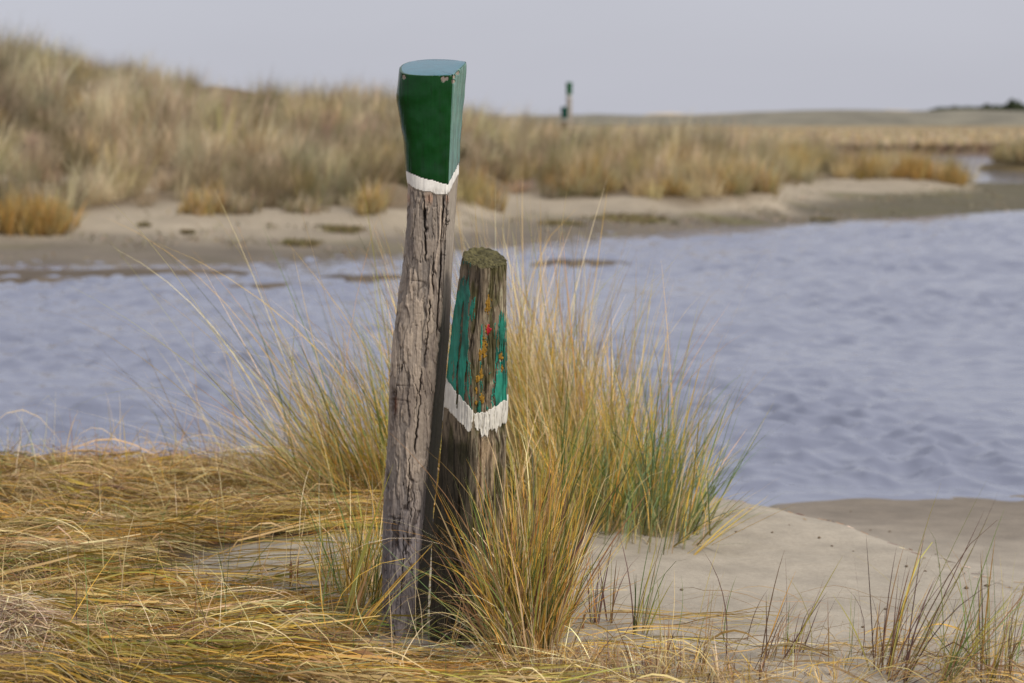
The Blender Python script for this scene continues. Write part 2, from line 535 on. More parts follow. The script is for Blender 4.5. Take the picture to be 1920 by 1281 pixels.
n1 = nnoise(t, co, 9, 3, 0.55); n2 = nnoise(t, co, 3.5, 3, 0.55)
wv = tint_node(t)                      # how ruffled the surface is: calm behind the point and along the shore
def ruffle(src, k):
    n = t.nodes.new("ShaderNodeMath"); n.operation = 'MULTIPLY'; t.links.new(src, n.inputs[0]); t.links.new(wv, n.inputs[1]); return n.outputs[0]
p = nbump(t, ruffle(n2.outputs["Fac"], 1), 0.6, 0.03, None)
nbump(t, ruffle(n1.outputs["Fac"], 1), 0.8, 0.014, b, p)
M_WATER = m
mesh_obj("river_water", np.stack([XX + 0.9 * dX * calm, YY + 0.9 * dY * calm, ZZ], -1).reshape(-1, 3), grid_faces(len(rows), len(cfan)), M_WATER, np.repeat((calm * np.clip(gust, 0, 1.2)).reshape(-1, 1), 3, 1), kind="structure")

# mud bars that break the surface near the far shore
def mud_bar(px0, px1, py, wid, h, seed, label):
    Yd = 1.94 * FPX / (py - HORIZON)
    x0 = (px0 - 960) / FPX * Yd; x1 = (px1 - 960) / FPX * Yd
    U, V = np.meshgrid(np.linspace(0, 1, 90), np.linspace(-1, 1, 17))
    env = np.sin(np.pi * U) ** 0.6
    X = x0 + (x1 - x0) * U; Y = Yd + V * wid * (0.4 + 0.6 * env) + 0.3 * fbm(U * 4 + seed, seed * 1.0, o=2) + 0.25 * (U - 0.5)
    Z = WATER_Z - 0.06 + (0.06 + h) * env * (1 - V ** 2) ** 0.7 + 0.02 * fbm(X * 1.3, Y * 3, o=3)
    c = np.array(lin(92, 82, 70)) * (1 + 0.3 * fbm(X * 2, Y * 3, o=3))[..., None]
    mesh_obj("mud_bar", np.stack([X, Y, Z], -1).reshape(-1, 3), grid_faces(17, 90), M_FAR_SAND, c.reshape(-1, 3), kind="structure")


mud_bar(-160, 560, 513, 0.60, 0.06, 1.0, None)
mud_bar(-100, 190, 528, 0.28, 0.045, 2.0, None)
mud_bar(360, 640, 535, 0.24, 0.045, 3.0, None)
mud_bar(560, 800, 522, 0.35, 0.05, 4.0, None)
mud_bar(960, 1210, 494, 0.55, 0.065, 5.0, None)

# ------------------------------------------------------------------ the two posts
def catmull(pts, n):
    pts = np.asarray(pts, float); k = len(pts)
    ext = np.vstack([2 * pts[0] - pts[1], pts, 2 * pts[-1] - pts[-2]])
    t = np.linspace(0, k - 1 - 1e-9, n); i = t.astype(int); f = (t - i)[:, None]
    p0, p1, p2, p3 = ext[i], ext[i + 1], ext[i + 2], ext[i + 3]
    return 0.5 * (2 * p1 + (p2 - p0) * f + (2 * p0 - 5 * p1 + 4 * p2 - p3) * f ** 2 + (3 * p1 - p0 - 3 * p2 + p3) * f ** 3)


def loft(rows_px, L, Mr, R, Yf, sec_front, sec_back, nz, nf, nr, nb):
    """rows of the post seen from the front: left edge, front ridge, right edge (photo pixels, interpolated), and its plan:
    sec_front [(u, v)] from the left edge to the ridge (u 0..1), sec_back [(u, v)] from right edge round the back to the left (u 0..1 of the full width).
    returns pts (nz, n, 3), the pixel column and row each point was laid out for, and an index of the face: 0 front, 1 right side, 2 back"""
    py = np.linspace(rows_px[0], rows_px[-1], nz)
    l = np.interp(py, rows_px, L); m_ = np.interp(py, rows_px, Mr); r = np.interp(py, rows_px, R)
    k = np.ones(9) / 9.0
    sm = lambda a: np.convolve(np.pad(a, 4, mode='edge'), k, 'valid')
    l, m_, r = sm(l), sm(m_), sm(r)
    fr = catmull(sec_front, nf)
    bk = catmull(sec_back, nb)
    vR = sec_back[0][1]
    px = []; vv = []; fi = []
    front = l[:, None] + (m_ - l)[:, None] * fr[None, :, 0]
    tr = np.linspace(0, 1, nr + 2)[1:-1]
    right = m_[:, None] + (r - m_)[:, None] * tr[None, :]
    back = l[:, None] + (r - l)[:, None] * bk[None, :, 0]
    px = np.concatenate([front, right, back], 1)
    v = np.concatenate([fr[:, 1], tr * vR, bk[:, 1]])[None, :].repeat(nz, 0)
    fi = np.concatenate([np.zeros(nf), np.ones(nr), np.full(nb, 2)])[None, :].repeat(nz, 0)
    X, _, Z = P(px, py[:, None] + 0 * px, Yf)          # laid out in one plane, then pushed back by the plan depth
    X = X * (1 + v / Yf * 0.9)
    return np.stack([X, Yf + v, Z], -1), px, py[:, None] + 0 * px, fi, v


def normals_of(p):
    du = np.roll(p, -1, 1) - np.roll(p, 1, 1)
    dv = np.gradient(p, axis=0)
    n = np.cross(du, dv); n /= np.linalg.norm(n, axis=2, keepdims=True) + 1e-12
    c = p.mean(1, keepdims=True)
    s = np.sign(((p - c) * n).sum(2).mean())
    return n * s


def cap(p_ring, levels, top_fn, dome=0.0):
    """rings from the rim inwards, on the slanted cut"""
    c = p_ring.mean(0)
    out = []
    for q in levels:
        r = c + (p_ring - c) * q
        r = r.copy(); r[:, 2] = top_fn(r[:, 0], r[:, 1]) + dome * (1 - q * q)
        out.append(r)
    return np.stack(out)


def shell(name, pts, faces_mask, off, nrm, mat, col, parent, **kw):
    """the faces of a (nz, n) ring grid where faces_mask holds, lifted by off along the normal, as one mesh with its border turned down"""
    nz, n, _ = pts.shape
    F = grid_faces(nz, n, True)[faces_mask.ravel()]
    used, inv = np.unique(F, return_inverse=True)
    F2 = inv.reshape(F.shape)
    top = (pts + nrm * off).reshape(-1, 3)[used]
    low = (pts - nrm * 0.001).reshape(-1, 3)[used]
    # border edges
    e = np.concatenate([F2[:, [0, 1]], F2[:, [1, 2]], F2[:, [2, 3]], F2[:, [3, 0]]])
    key = np.sort(e, 1); key = key[:, 0].astype(np.int64) * (len(used) + 1) + key[:, 1]
    _, idx, cnt = np.unique(key, return_index=True, return_counts=True)
    be = e[idx[cnt == 1]]
    if kw.pop('closed_top', False):
        be = be[(be >= n).all(1)]
    N = len(used)
    skirt = np.stack([be[:, 1], be[:, 0], be[:, 0] + N, be[:, 1] + N], -1)
    c = col.reshape(-1, 3)[used]
    return mesh_obj(name, np.concatenate([top, low]), np.concatenate([F2, skirt]), mat, np.concatenate([c, c]), parent=parent, **kw)


def fmask(vm):
    """vertex mask on the ring grid -> face mask"""
    a = vm[:-1] & vm[1:]
    return a & np.roll(a, -1, 1)


# ---- tall post
TR = [112, 135, 160, 182, 205, 235, 262, 300, 330, 360, 400, 440, 480, 560, 640, 700, 760, 830, 900, 980, 1060, 1160, 1230, 1300]
TL = [752, 749, 746, 743, 747, 752, 757, 760, 762, 765, 763, 760, 757, 747, 738, 732, 728, 727, 722, 718, 716, 714, 712, 710]
TM = [849, 849, 848, 847, 846, 845, 844, 842, 841, 840, 838, 836, 834, 830, 823, 818, 812, 806, 800, 794, 786, 777, 772, 768]
TT = [874, 873, 871, 870, 867, 865, 863, 861, 859, 857, 855, 852, 850, 846, 842, 838, 834, 828, 820, 812, 808, 802, 800, 798]
YT = 5.86
pts, PX, PY, FI, VV = loft(TR, TL, TM, TT, YT,
    [(0.0, 0.075), (0.012, 0.045), (0.06, 0.022), (0.18, 0.006), (0.40, -0.004), (0.65, -0.006), (0.88, -0.003), (0.97, -0.001), (1.0, 0.006)],
    [(1.0, 0.135), (0.96, 0.15), (0.75, 0.168), (0.45, 0.172), (0.2, 0.155), (0.05, 0.12), (0.0, 0.085)], 640, 150, 46, 60)
nz, nn, _ = pts.shape
U = PX / 6.0; A = np.arange(nn)[None, :] / nn + 0 * PX
nrm = normals_of(pts)
wood = smooth(352, 372, PY + 4 * vnoise(PX * 0.1, 1.0))
sa = np.where(FI == 0, PX, 900 + VV * 700)
# thin layers of sapwood that have flaked off in vertical plates
wob = 9 * fbm(sa * 0.03, PY * 0.012, o=3) + 2.2 * fbm(sa * 0.12, PY * 0.06, o=3)
plate = fbm((sa + wob) * 0.05, PY * 0.0065 + 3, o=4, g=0.55)
plate2 = fbm((sa + wob) * 0.15 + 7, PY * 0.017, o=3)
lv = smooth(0.0, 0.035, plate) + 0.7 * smooth(0.14, 0.18, plate2)
edgec = np.clip(1 - np.abs(plate - 0.012) * 26, 0, 1)                 # dark line where a plate ends
jag = 4.5 * vnoise(PY * 0.055, sa * 0.004) + 2.2 * vnoise(PY * 0.16, 4.0)
crk = 1 - np.abs(vnoise((sa + wob + jag) * 0.075 + 2, PY * 0.004)) * 16
crk2 = 1 - np.abs(vnoise((sa + wob + jag * 1.4) * 0.045 + 31, PY * 0.007 + 8)) * 24
crack = np.clip(np.maximum(crk, crk2), 0, 1) * smooth(0.0, 0.25, fbm(sa * 0.03 + 3, PY * 0.012, o=3))
hz = np.clip(1 - np.abs(vnoise(sa * 0.012 + 5, PY * 0.045 + 3)) * 22, 0, 1) * smooth(0.25, 0.5, vnoise(sa * 0.06, PY * 0.03 + 40))
side = (FI == 1)
flat = np.where(side, 0.15, 1.0)
kn = 0 * PX
for kx, ky, kw, kh in [(736, 750, 3, 26), (800, 432, 4, 7), (724, 905, 5, 22), (786, 960, 3, 6), (795, 400, 4, 12), (752, 690, 3, 9)]:
    ex = (PX - kx + 2.5 * vnoise(PY * 0.15, kx * 1.0)) / kw
    kn = np.maximum(kn, np.clip(1.5 * np.exp(-(ex ** 2 + ((PY - ky) / kh) ** 2)) - 0.4 + 0.5 * vnoise(PX * 0.4, PY * 0.15), 0, 1) * (FI == 0) * (np.abs(PY - ky) < kh * 2) * (np.abs(ex) < 2))
def fis(x0, sl, y0, y1, wd, am):
    cx = x0 + sl * (PY - y0) + am * 0.7 * fbm(PY * 0.014, x0 * 1.0, o=4, g=0.6) + am * 0.18 * vnoise(PY * 0.16, x0 * 2.0)
    wd = wd * (0.55 + 0.75 * np.clip(0.4 + vnoise(PY * 0.05, x0 * 3.0), 0, 1.4))
    return np.clip(1.3 * np.exp(-((PX - cx) / wd) ** 2) - 0.15, 0, 1) * smooth(y0, y0 + 8, PY) * (1 - smooth(y1 - 25, y1, PY)) * (FI == 0)
fiss = np.maximum.reduce([fis(796, 0.02, 368, 500, 1.5, 9), fis(832, -0.05, 366, 640, 1.0, 3), fis(808, -0.12, 560, 700, 1.1, 8), fis(790, -0.06, 690, 860, 1.2, 9), fis(770, -0.03, 850, 960, 0.9, 8), fis(742, -0.05, 720, 800, 1.3, 4), fis(756, -0.03, 1000, 1180, 0.8, 6), fis(815, -0.03, 470, 560, 1.0, 6), fis(778, -0.04, 400, 470, 0.7, 5)])
d = wood * flat * (0.0032 * lv + 0.004 * fbm(sa * 0.04, PY * 0.008, o=3) + 0.0014 * fbm(sa * 0.4, PY * 0.02, o=3) + 0.0010 * fbm(sa * 0.25, PY * 0.2, o=3) - 0.006 * crack - 0.003 * hz - 0.008 * kn - 0.011 * fiss - 0.004)
d = d + (1 - wood) * (0.0007 * fbm(sa * 0.3, PY * 0.012, o=3) + 0.0012 * fbm(sa * 0.05, PY * 0.03, o=2))      # brushed paint over sawn grain
pts2 = pts + nrm * d[..., None]
# the slanted cut at the top: clamp everything to it
def t_top(x, y): return 1.664 + 0.30 * (y - YT)
rim_z = t_top(pts2[..., 0], pts2[..., 1])
over = np.minimum(pts2[..., 2], rim_z)
pts2[..., 2] = over
GREY = np.array(lin(130, 120, 110)); PLATE = np.array(lin(174, 158, 140)); DARK = np.array(lin(44, 34, 30)); BLUE = np.array(lin(112, 108, 116)); PINK = np.array(lin(172, 140, 118)); SAWN = np.array(lin(158, 147, 132)); SIDE_SHADE = np.array(lin(74, 70, 58))
lvn = np.clip(lv / 1.7, 0, 1)[..., None]
c = GREY * (1 - lvn) + PLATE * lvn
bl = (smooth(850, 1050, PY) * 0.65)[..., None]
c = c * (1 - bl) + BLUE * (0.75 + 0.35 * lvn) * bl
pk = (np.exp(-((PY - 372) / 9.0) ** 2) * smooth(-0.1, 0.2, vnoise(PX * 0.12, 5.0)))[..., None]
c = c * (1 - pk) + PINK * pk
side_shade = smooth(500, 640, PY + 30 * vnoise(VV * 60, PY * 0.02))[..., None]
c = np.where(side[..., None], (SAWN * (1 - side_shade) + SIDE_SHADE * side_shade) * (1 + 0.18 * fbm(sa * 0.4, PY * 0.01, o=3))[..., None], c)  # sawn side: skylit pale above, the short post's shade painted in below
dk = np.clip(np.maximum.reduce([crack * 0.85, hz * 0.5, kn * 0.95, fiss, edgec * 0.45]) * flat, 0, 1)[..., None]
c = c * (1 - dk) + DARK * dk
stain = (smooth(0.1, 0.5, fbm(sa * 0.03 + 60, PY * 0.01, o=3)) * 0.35)[..., None]
c = c * (1 - stain) + np.array(lin(98, 84, 76)) * stain
rust = (np.exp(-(((PX - 740) / 4) ** 2 + ((PY - 760) / 14) ** 2)))[..., None] * 0.8
c = c * (1 - rust) + np.array(lin(128, 72, 40)) * rust
base = (-0.28, YT + 0.08, 0.0)
tall = empty("marker_post", (0, 0, 0), "tall weathered timber post with glossy dark green head and white ring", "post")
capr = cap(pts2[0], [0.965, 0.8, 0.5, 0.2, 0.002], t_top, 0.003)
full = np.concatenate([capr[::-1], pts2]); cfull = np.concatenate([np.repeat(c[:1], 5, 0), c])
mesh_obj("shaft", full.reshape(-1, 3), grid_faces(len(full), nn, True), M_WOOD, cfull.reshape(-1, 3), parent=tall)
# painted head and ring
def t_green(px, fi, v):      # pixel row of the lower green edge
    f = np.interp(px, [762, 790, 838, 841], [322, 333, 347, 346])
    s = 346 - np.clip(v / 0.135, 0, 1) * 38
    return np.where(fi == 0, f, np.where(fi == 1, s, 312)) + 1.2 * vnoise(px * 0.15 + v * 200, 3.0)
def t_white(px, fi, v):
    f = np.interp(px, [762, 780, 800, 825, 838], [344, 356, 361, 366, 367])
    s = 366 - np.clip(v / 0.135, 0, 1) * 36
    return np.where(fi == 0, f, np.where(fi == 1, s, 332)) + 2.0 * fbm(px * 0.2 + v * 240, 9.0, o=3)
headp = np.concatenate([capr[::-1], pts2]); hn = normals_of(pts2)
capn = np.repeat(np.array([[[0, -0.32, 0.95]]]), 5, 0).repeat(nn, 1)
rimblend = np.concatenate([capn, hn]); rimblend[5:9] = rimblend[5:9] * 0.5 + np.array([0, -0.16, 0.47])
gm = PY < t_green(PX, FI, VV); wm = (PY >= t_green(PX, FI, VV) - 2.2) & (PY < t_white(PX, FI, VV))
gm_full = np.concatenate([np.ones((5, nn), bool), gm])
chip = np.zeros_like(PX, bool)
for kx, ky, kr in ((758, 141, 3), (832, 146, 4), (838, 144, 2.5), (849, 150, 3), (857, 132, 3), (850, 141, 2.5)):
    chip |= (((PX - kx) / kr) ** 2 + ((PY - ky - 3) / (kr * 1.3)) ** 2 + 0.6 * vnoise(PX * 0.6, PY * 0.6)) < 1
gm_full[5:] &= ~chip
GREEN = np.array(lin(5, 58, 16)); CAP_SHEEN = np.array(lin(72, 108, 118))
gc = np.broadcast_to(GREEN, (5 + nz, nn, 3)).copy()
gc *= (1 + 0.12 * np.concatenate([np.zeros((5, nn)), fbm(sa * 0.03, PY * 0.03, o=3)]))[..., None]
gc[:5] = CAP_SHEEN  # pale blue top: sky reflection painted into the cap colour
side_sheen = (FI == 1)[..., None] * np.clip(0.75 + 0.35 * fbm(sa * 0.2, PY * 0.015, o=3), 0, 1)[..., None]
gc[5:] = gc[5:] * (1 - side_sheen) + np.array(lin(108, 144, 130)) * side_sheen                  # sky sheen painted into the green of the side face
grime = (smooth(0.25, 0.6, fbm(sa * 0.12, PY * 0.02 + 5, o=4)) * 0.35)[..., None]
gc[5:] = gc[5:] * (1 - grime) + np.array(lin(16, 44, 20)) * grime
head = shell("painted_head", headp, fmask(gm_full), 0.0016, rimblend, M_GREEN, gc, tall, closed_top=True)
WHT = np.array(lin(232, 228, 218))
wc = np.broadcast_to(WHT, (nz, nn, 3)).copy() * (1 - 0.10 * smooth(0.1, 0.5, fbm(sa * 0.15, PY * 0.08, o=3)))[..., None]
shell("white_ring", pts2, fmask(wm), 0.0011, hn, M_WHITE, wc, tall)

# ---- short post
SR = [463, 485, 520, 560, 600, 640, 700, 740, 770, 800, 850, 920, 1000, 1100, 1200, 1300]
SL = [870, 868, 862, 856, 850, 845, 838, 834, 832, 830, 826, 820, 812, 808, 806, 804]
SM = [912, 911, 908, 904, 899, 894, 889, 886, 885, 884, 882, 878, 874, 868, 862, 858]
ST = [950, 950, 949, 948, 947.5, 948, 949, 950, 950, 948, 947, 946, 944, 937, 928, 920]
YS_ = 5.74
pts, PX, PY, FI, VV = loft(SR, SL, SM, ST, YS_,
    [(0.0, 0.105), (0.02, 0.085), (0.2, 0.058), (0.5, 0.030), (0.8, 0.010), (0.95, 0.002), (1.0, 0.0)],
    [(1.0, 0.052), (1.012, 0.075), (0.98, 0.105), (0.85, 0.14), (0.6, 0.16), (0.3, 0.155), (0.08, 0.135), (0.0, 0.115)], 560, 110, 90, 60)
nz, nn, _ = pts.shape
nrm = normals_of(pts)
sa = np.where(FI == 2, 1200 + VV * 900, PX)
wob = 5 * fbm(sa * 0.03, PY * 0.02, o=3)
right = smooth(-6, 14, PX - np.interp(PY, SR, SM))           # bare grooved wood right of the ridge
groove = 1 - np.abs(vnoise((sa + wob) * 0.22, PY * 0.008 + 2)) * 3.2
groove2 = 1 - np.abs(vnoise((sa + wob * 0.7) * 0.5 + 9, PY * 0.018)) * 2.5
gro = np.clip(np.clip(groove, 0, 1) * 0.8 + np.clip(groove2, 0, 1) * 0.6 * smooth(-0.3, 0.3, fbm(sa * 0.06, PY * 0.012 + 30, o=2)), 0, 1.2)
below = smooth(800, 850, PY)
d = -(0.0065 * gro * (0.25 + 0.75 * right)) + 0.004 * fbm(sa * 0.05, PY * 0.01, o=3) + 0.0012 * fbm(sa * 0.5, PY * 0.05, o=2)
splits = 0 * PX
for kx, y0, y1 in ((897, 480, 700), (921, 600, 770), (868, 560, 790), (905, 840, 1000), (930, 880, 1150), (860, 900, 1200)):
    cx = kx + 0.012 * (y0 - PY) * 6 * 0 + 3 * vnoise(PY * 0.02, kx * 1.0) + (np.interp(PY, SR, SM) - np.interp(y0, SR, SM)) * 0.7
    splits = np.maximum(splits, np.exp(-((PX - cx) / 1.6) ** 2) * smooth(y0, y0 + 20, PY) * (1 - smooth(y1 - 40, y1, PY)) * (FI < 2))
d = d - 0.009 * splits
pts2 = pts + nrm * d[..., None]
def s_top(x, y): return 1.106 + 0.30 * (y - YS_) - 0.10 * (x + 0.08) + 0.004 * vnoise(x * 90, y * 90) + 0.006 * vnoise(x * 30, y * 30)
pts2[..., 2] = np.minimum(pts2[..., 2], s_top(pts2[..., 0], pts2[..., 1]))
WGREY = np.array(lin(126, 112, 92)); WDARK = np.array(lin(38, 32, 24)); MOSS = np.array(lin(72, 70, 28)); LICH = np.array(lin(138, 104, 36)); MOSS_SHADE = np.array(lin(34, 31, 22)); PALEW = np.array(lin(172, 148, 118))
g1 = np.clip(gro, 0, 1)[..., None]
c = WGREY * (1 - g1 * 0.92) + WDARK * g1 * 0.92
fleck = (smooth(0.25, 0.5, fbm(sa * 0.7 + 20, PY * 0.06, o=3)) * (1 - g1[..., 0]) * right * 0.8)[..., None]
c = c * (1 - fleck) + np.array(lin(176, 170, 140)) * fleck
ms = (smooth(-0.05, 0.4, fbm(sa * 0.09 + 3, PY * 0.02, o=4)) * 0.75)[..., None]
c = c * (1 - ms) + MOSS * (0.9 - 0.4 * g1) * ms
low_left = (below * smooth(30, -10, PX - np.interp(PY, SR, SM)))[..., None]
c = c * (1 - 0.8 * low_left) + MOSS_SHADE * 0.8 * low_left  # dark moss, with the tall post's shade painted in
pale = (below * smooth(0.0, 0.35, fbm(sa * 0.08 + 40, PY * 0.013, o=3)) * right)[..., None] * 0.8
c = c * (1 - pale) + PALEW * (1 - 0.6 * g1) * pale
topm = (smooth(520, 480, PY) * 0.7)[..., None]
c = c * (1 - topm) + MOSS * 0.75 * topm
orr = 0 * PX
for kx, ky, kw, kh in ((916, 572, 6, 20), (908, 655, 5, 22), (903, 700, 4, 12), (896, 712, 5, 8), (905, 750, 5, 10), (893, 757, 4, 7), (939, 672, 4, 8), (942, 695, 3, 9), (900, 668, 3, 14), (913, 618, 4, 8), (894, 733, 3, 8)):
    orr = np.maximum(orr, np.exp(-(((PX - kx) / kw) ** 2 + ((PY - ky) / kh) ** 2)) * (FI < 2))
lm = orr + 0.75 * fbm(PX * 0.30, PY * 0.20, o=4, g=0.7) > 0.45
lm &= orr > 0.15
short = empty("marker_post", (0, 0, 0), "short mossy old post with flaking teal paint and jagged white band", "post")
capr = cap(pts2[0], np.linspace(0.985, 0.002, 26), s_top, 0.003)
capr[..., 2] += 0.0035 * vnoise(capr[..., 0] * 220, capr[..., 1] * 220)
capc = (MOSS * 0.65 + np.array(lin(112, 102, 80)) * 0.35) * (0.85 + 0.5 * vnoise(capr[..., 0] * 120, capr[..., 1] * 120))[..., None]
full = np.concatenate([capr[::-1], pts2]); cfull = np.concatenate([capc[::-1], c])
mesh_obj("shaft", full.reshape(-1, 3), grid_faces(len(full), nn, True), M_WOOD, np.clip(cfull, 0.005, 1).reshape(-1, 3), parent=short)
hn = normals_of(pts2)
ridge = np.interp(PY, SR, SM)
b_top = np.interp(PX, [830, 886, 892, 910, 948], [710, 769, 776, 774, 754]) + 1.5 * vnoise(PX * 0.5, 2.0)
b_bot = np.interp(PX, [828, 880, 884, 889, 893, 905, 930, 948], [766, 812, 806, 796, 808, 818, 815, 800])
b_bot = b_bot + np.where(PX > 888, 9, 3) * fbm(PX * 0.16 + 4, 6.0, o=3) + np.where(PX > 888, 4, 1) * vnoise(PX * 0.8, 8.0)
gap = np.abs(PX - (888 + 1.5 * vnoise(PY * 0.2, 1.0))) < 1.3 + 0.05 * np.clip(PY - 790, 0, 99)
wm = (PY > b_top) & (PY < b_bot) & (FI < 2) & ~gap & (splits < 0.5)
b_back = (FI == 2) & (PY > 745) & (PY < 800)
wm |= b_back
streak = fbm((sa + wob) * 0.11, PY * 0.011, o=4, g=0.6) + 0.35 * fbm((sa + wob) * 0.6, PY * 0.03, o=2)
leftness = smooth(4, -22, PX - ridge)
prot = np.where(PX < ridge, 0.9 * leftness + 0.05, 0.0) + 0.85 * smooth(930, 944, PX) * smooth(540, 620, PY) + 0.25 * np.exp(-(((PX - 912) / 12) ** 2 + ((PY - 640) / 60) ** 2)) + 0.55 * np.exp(-(((PX - 925) / 14) ** 2 + ((PY - 735) / 35) ** 2))
prot = prot + (0.46 + 0.55 * fbm(sa * 0.12 + 70, PY * 0.02, o=3)) * right * smooth(570, 640, PY)
prot = np.where(FI == 2, 0.6, prot) - 0.75 * smooth(575, 505, PY + 20 * vnoise(PX * 0.12, 3.0))
barestreak = np.exp(-((PX - (np.interp(PY, SR, SM) - 20 + 3 * fbm(PY * 0.02, 5.0, o=2))) / 5.0) ** 2) * smooth(610, 540, PY)
tm = (prot + 0.75 * streak - 0.55 * g1[..., 0] * (0.25 + 0.75 * right) - 0.9 * barestreak - 0.35 * np.clip(vnoise(sa * 0.5, PY * 0.06), 0, 1) - 0.30 * np.clip(vnoise(sa * 0.9 + 3, PY * 0.035), 0, 1) > 0.38) & (PY < b_top + 3) & (PY > 490) & (splits < 0.4) & ~lm
TEAL = np.array(lin(28, 128, 106)); TEALD = np.array(lin(10, 84, 68))
tw = smooth(-0.3, 0.3, fbm(sa * 0.06, PY * 0.02 + 9, o=3))[..., None]
tcol = TEAL * tw + TEALD * (1 - tw)
shell("teal_paint", pts2, fmask(tm), 0.0009, hn, M_TEAL, tcol, short)
wc = np.broadcast_to(np.array(lin(212, 207, 194)), (nz, nn, 3)) * (1 - 0.25 * smooth(0.1, 0.5, fbm(sa * 0.3, PY * 0.05, o=3)))[..., None]
shell("white_band", pts2, fmask(wm), 0.0014, hn, M_WHITE, wc, short)
M_LICHEN = wood_material("lichen", 0.95)
lc = np.broadcast_to(LICH, (nz, nn, 3)) * (1 + 0.35 * vnoise(PX * 0.7, PY * 0.7))[..., None]
shell("lichen", pts2, fmask(lm & (PY < b_top)), 0.0022, hn, M_LICHEN, lc, short)
rm = ((PX - 916.5) / 5.0) ** 2 + ((PY - 620) / 10.0) ** 2 + 0.35 * vnoise(PX * 0.4, PY * 0.4) < 1
shell("red_paint_spot", pts2, fmask(rm & (FI < 2)), 0.0026, hn, M_TEAL, np.broadcast_to(np.array(lin(160, 22, 32)), (nz, nn, 3)), short)

# ---- the pair of posts far behind on the dune
def far_post(px, py_top, py_green, py_white, wid, Yd, colr_head, colr_shaft, label, lean):
    x, _, zt = [float(a) for a in P(px, py_top, Yd)]
    _, _, zg = [float(a) for a in P(px, py_green, Yd)]
    _, _, zw = [float(a) for a in P(px, py_white, Yd)]
    z0 = float(far_z(x, Yd)) - 0.3
    root = empty("marker_post", (x, Yd, z0), label, "post", "far pair of marker posts on the dune")
    ang = np.linspace(0, 2 * np.pi, 20, endpoint=False)
    def seg(name, za, zb, r0, r1, mat, colr, capped):
        zz = np.linspace(za, zb, 8); rr = np.linspace(r0, r1, 8)
        if capped:
            zz = np.append(zz, [zb + 0.01, zb + 0.012]); rr = np.append(rr, [r1 * 0.8, 0.001])
        A, Zg = np.meshgrid(ang, zz)
        Rr = rr[:, None] * (1 + 0.06 * np.sin(A * 3 + 1) + 0.04 * vnoise(A * 1.5, Zg * 5))
        pts = np.stack([Rr * np.cos(A) + lean * (Zg - z0), Rr * np.sin(A), Zg - z0], -1)
        mesh_obj(name, pts.reshape(-1, 3), grid_faces(len(zz), 20, True), mat, np.broadcast_to(np.array(colr), (pts.shape[0] * 20, 3)), parent=root)
    seg("shaft", z0, zw, wid * 0.56, wid * 0.5, M_WOOD, colr_shaft, False)
    seg("white_ring", zw, zg, wid * 0.505, wid * 0.51, M_WHITE, lin(176, 172, 164), False)
    seg("painted_head", zg, zt, wid * 0.515, wid * 0.62, M_GREEN, colr_head, True)


far_post(1067, 155, 178, 184, 0.155, 57.0, lin(20, 82, 42), lin(160, 151, 140), "tall far post with green head standing against the sky on the dune", 0.0)
far_post(1058, 201, 223, 227, 0.17, 56.6, lin(16, 66, 56), lin(110, 98, 80), "short dark green far post beside the tall far post on the dune", 0.0)

# ------------------------------------------------------------------ grass
STRAW = np.array(lin(212, 188, 136)); GOLD = np.array(lin(206, 168, 76)); OLIVE = np.array(lin(158, 148, 68)); GRN = np.array(lin(106, 126, 66)); BLGR = np.array(lin(120, 138, 96))
BRN = np.array(lin(150, 116, 80)); PURP = np.array(lin(98, 72, 64)); PALE = np.array(lin(232, 214, 174)); GREYB = np.array(lin(186, 164, 138)); ORNG = np.array(lin(206, 150, 66)); DKGR = np.array(lin(78, 90, 40))


def pick(n, table, jit=0.24):
    cols = np.array([t[0] for t in table]); w = np.array([t[1] for t in table], float); w /= w.sum()
    c = cols[rng.choice(len(table), n, p=w)]
    return np.clip(c * (1 + jit * rng.standard_normal((n, 1))) * (1 + 0.06 * rng.standard_normal((n, 3))), 0.01, 1)


def stalks(base, az, lean, curl, L, w, c_root, c_tip, K=7, droop=0.0, wob=0.0, flatten=0.5):
    """upright or leaning blades. az: heading (0 = +X), lean: tilt from vertical at the root, curl: extra tilt towards the tip"""
    N = len(base)
    s = np.linspace(0, 1, K)[None, :]
    th = lean[:, None] + curl[:, None] * s ** 1.4 + (droop[:, None] * s ** 4 if not np.isscalar(droop) else droop * s ** 4)
    a = az[:, None] + wob * s * rng.standard_normal((N, 1))
    step = (L / (K - 1))[:, None]
    d = np.stack([np.sin(th) * np.cos(a), np.sin(th) * np.sin(a), np.cos(th)], -1) * step[..., None]
    p = base[:, None, :] + np.concatenate([np.zeros((N, 1, 3)), np.cumsum(d[:, :-1], 1)], 1)
    ph = rng.uniform(0, 2 * np.pi, N)
    side = np.stack([np.cos(ph), flatten * np.sin(ph), 0.15 * rng.standard_normal(N)], -1)
    side /= np.linalg.norm(side, axis=1, keepdims=True)
    prof = np.interp(s, [0, 0.1, 0.5, 0.85, 1], [0.75, 1.0, 0.85, 0.45, 0.08])
    wid = w[:, None] * prof
    f = smooth(0.0, 0.45, s)[..., None]
    col = c_root[:, None, :] * (1 - f) + c_tip[:, None, :] * f
    return ribbons(p, wid, side, col)


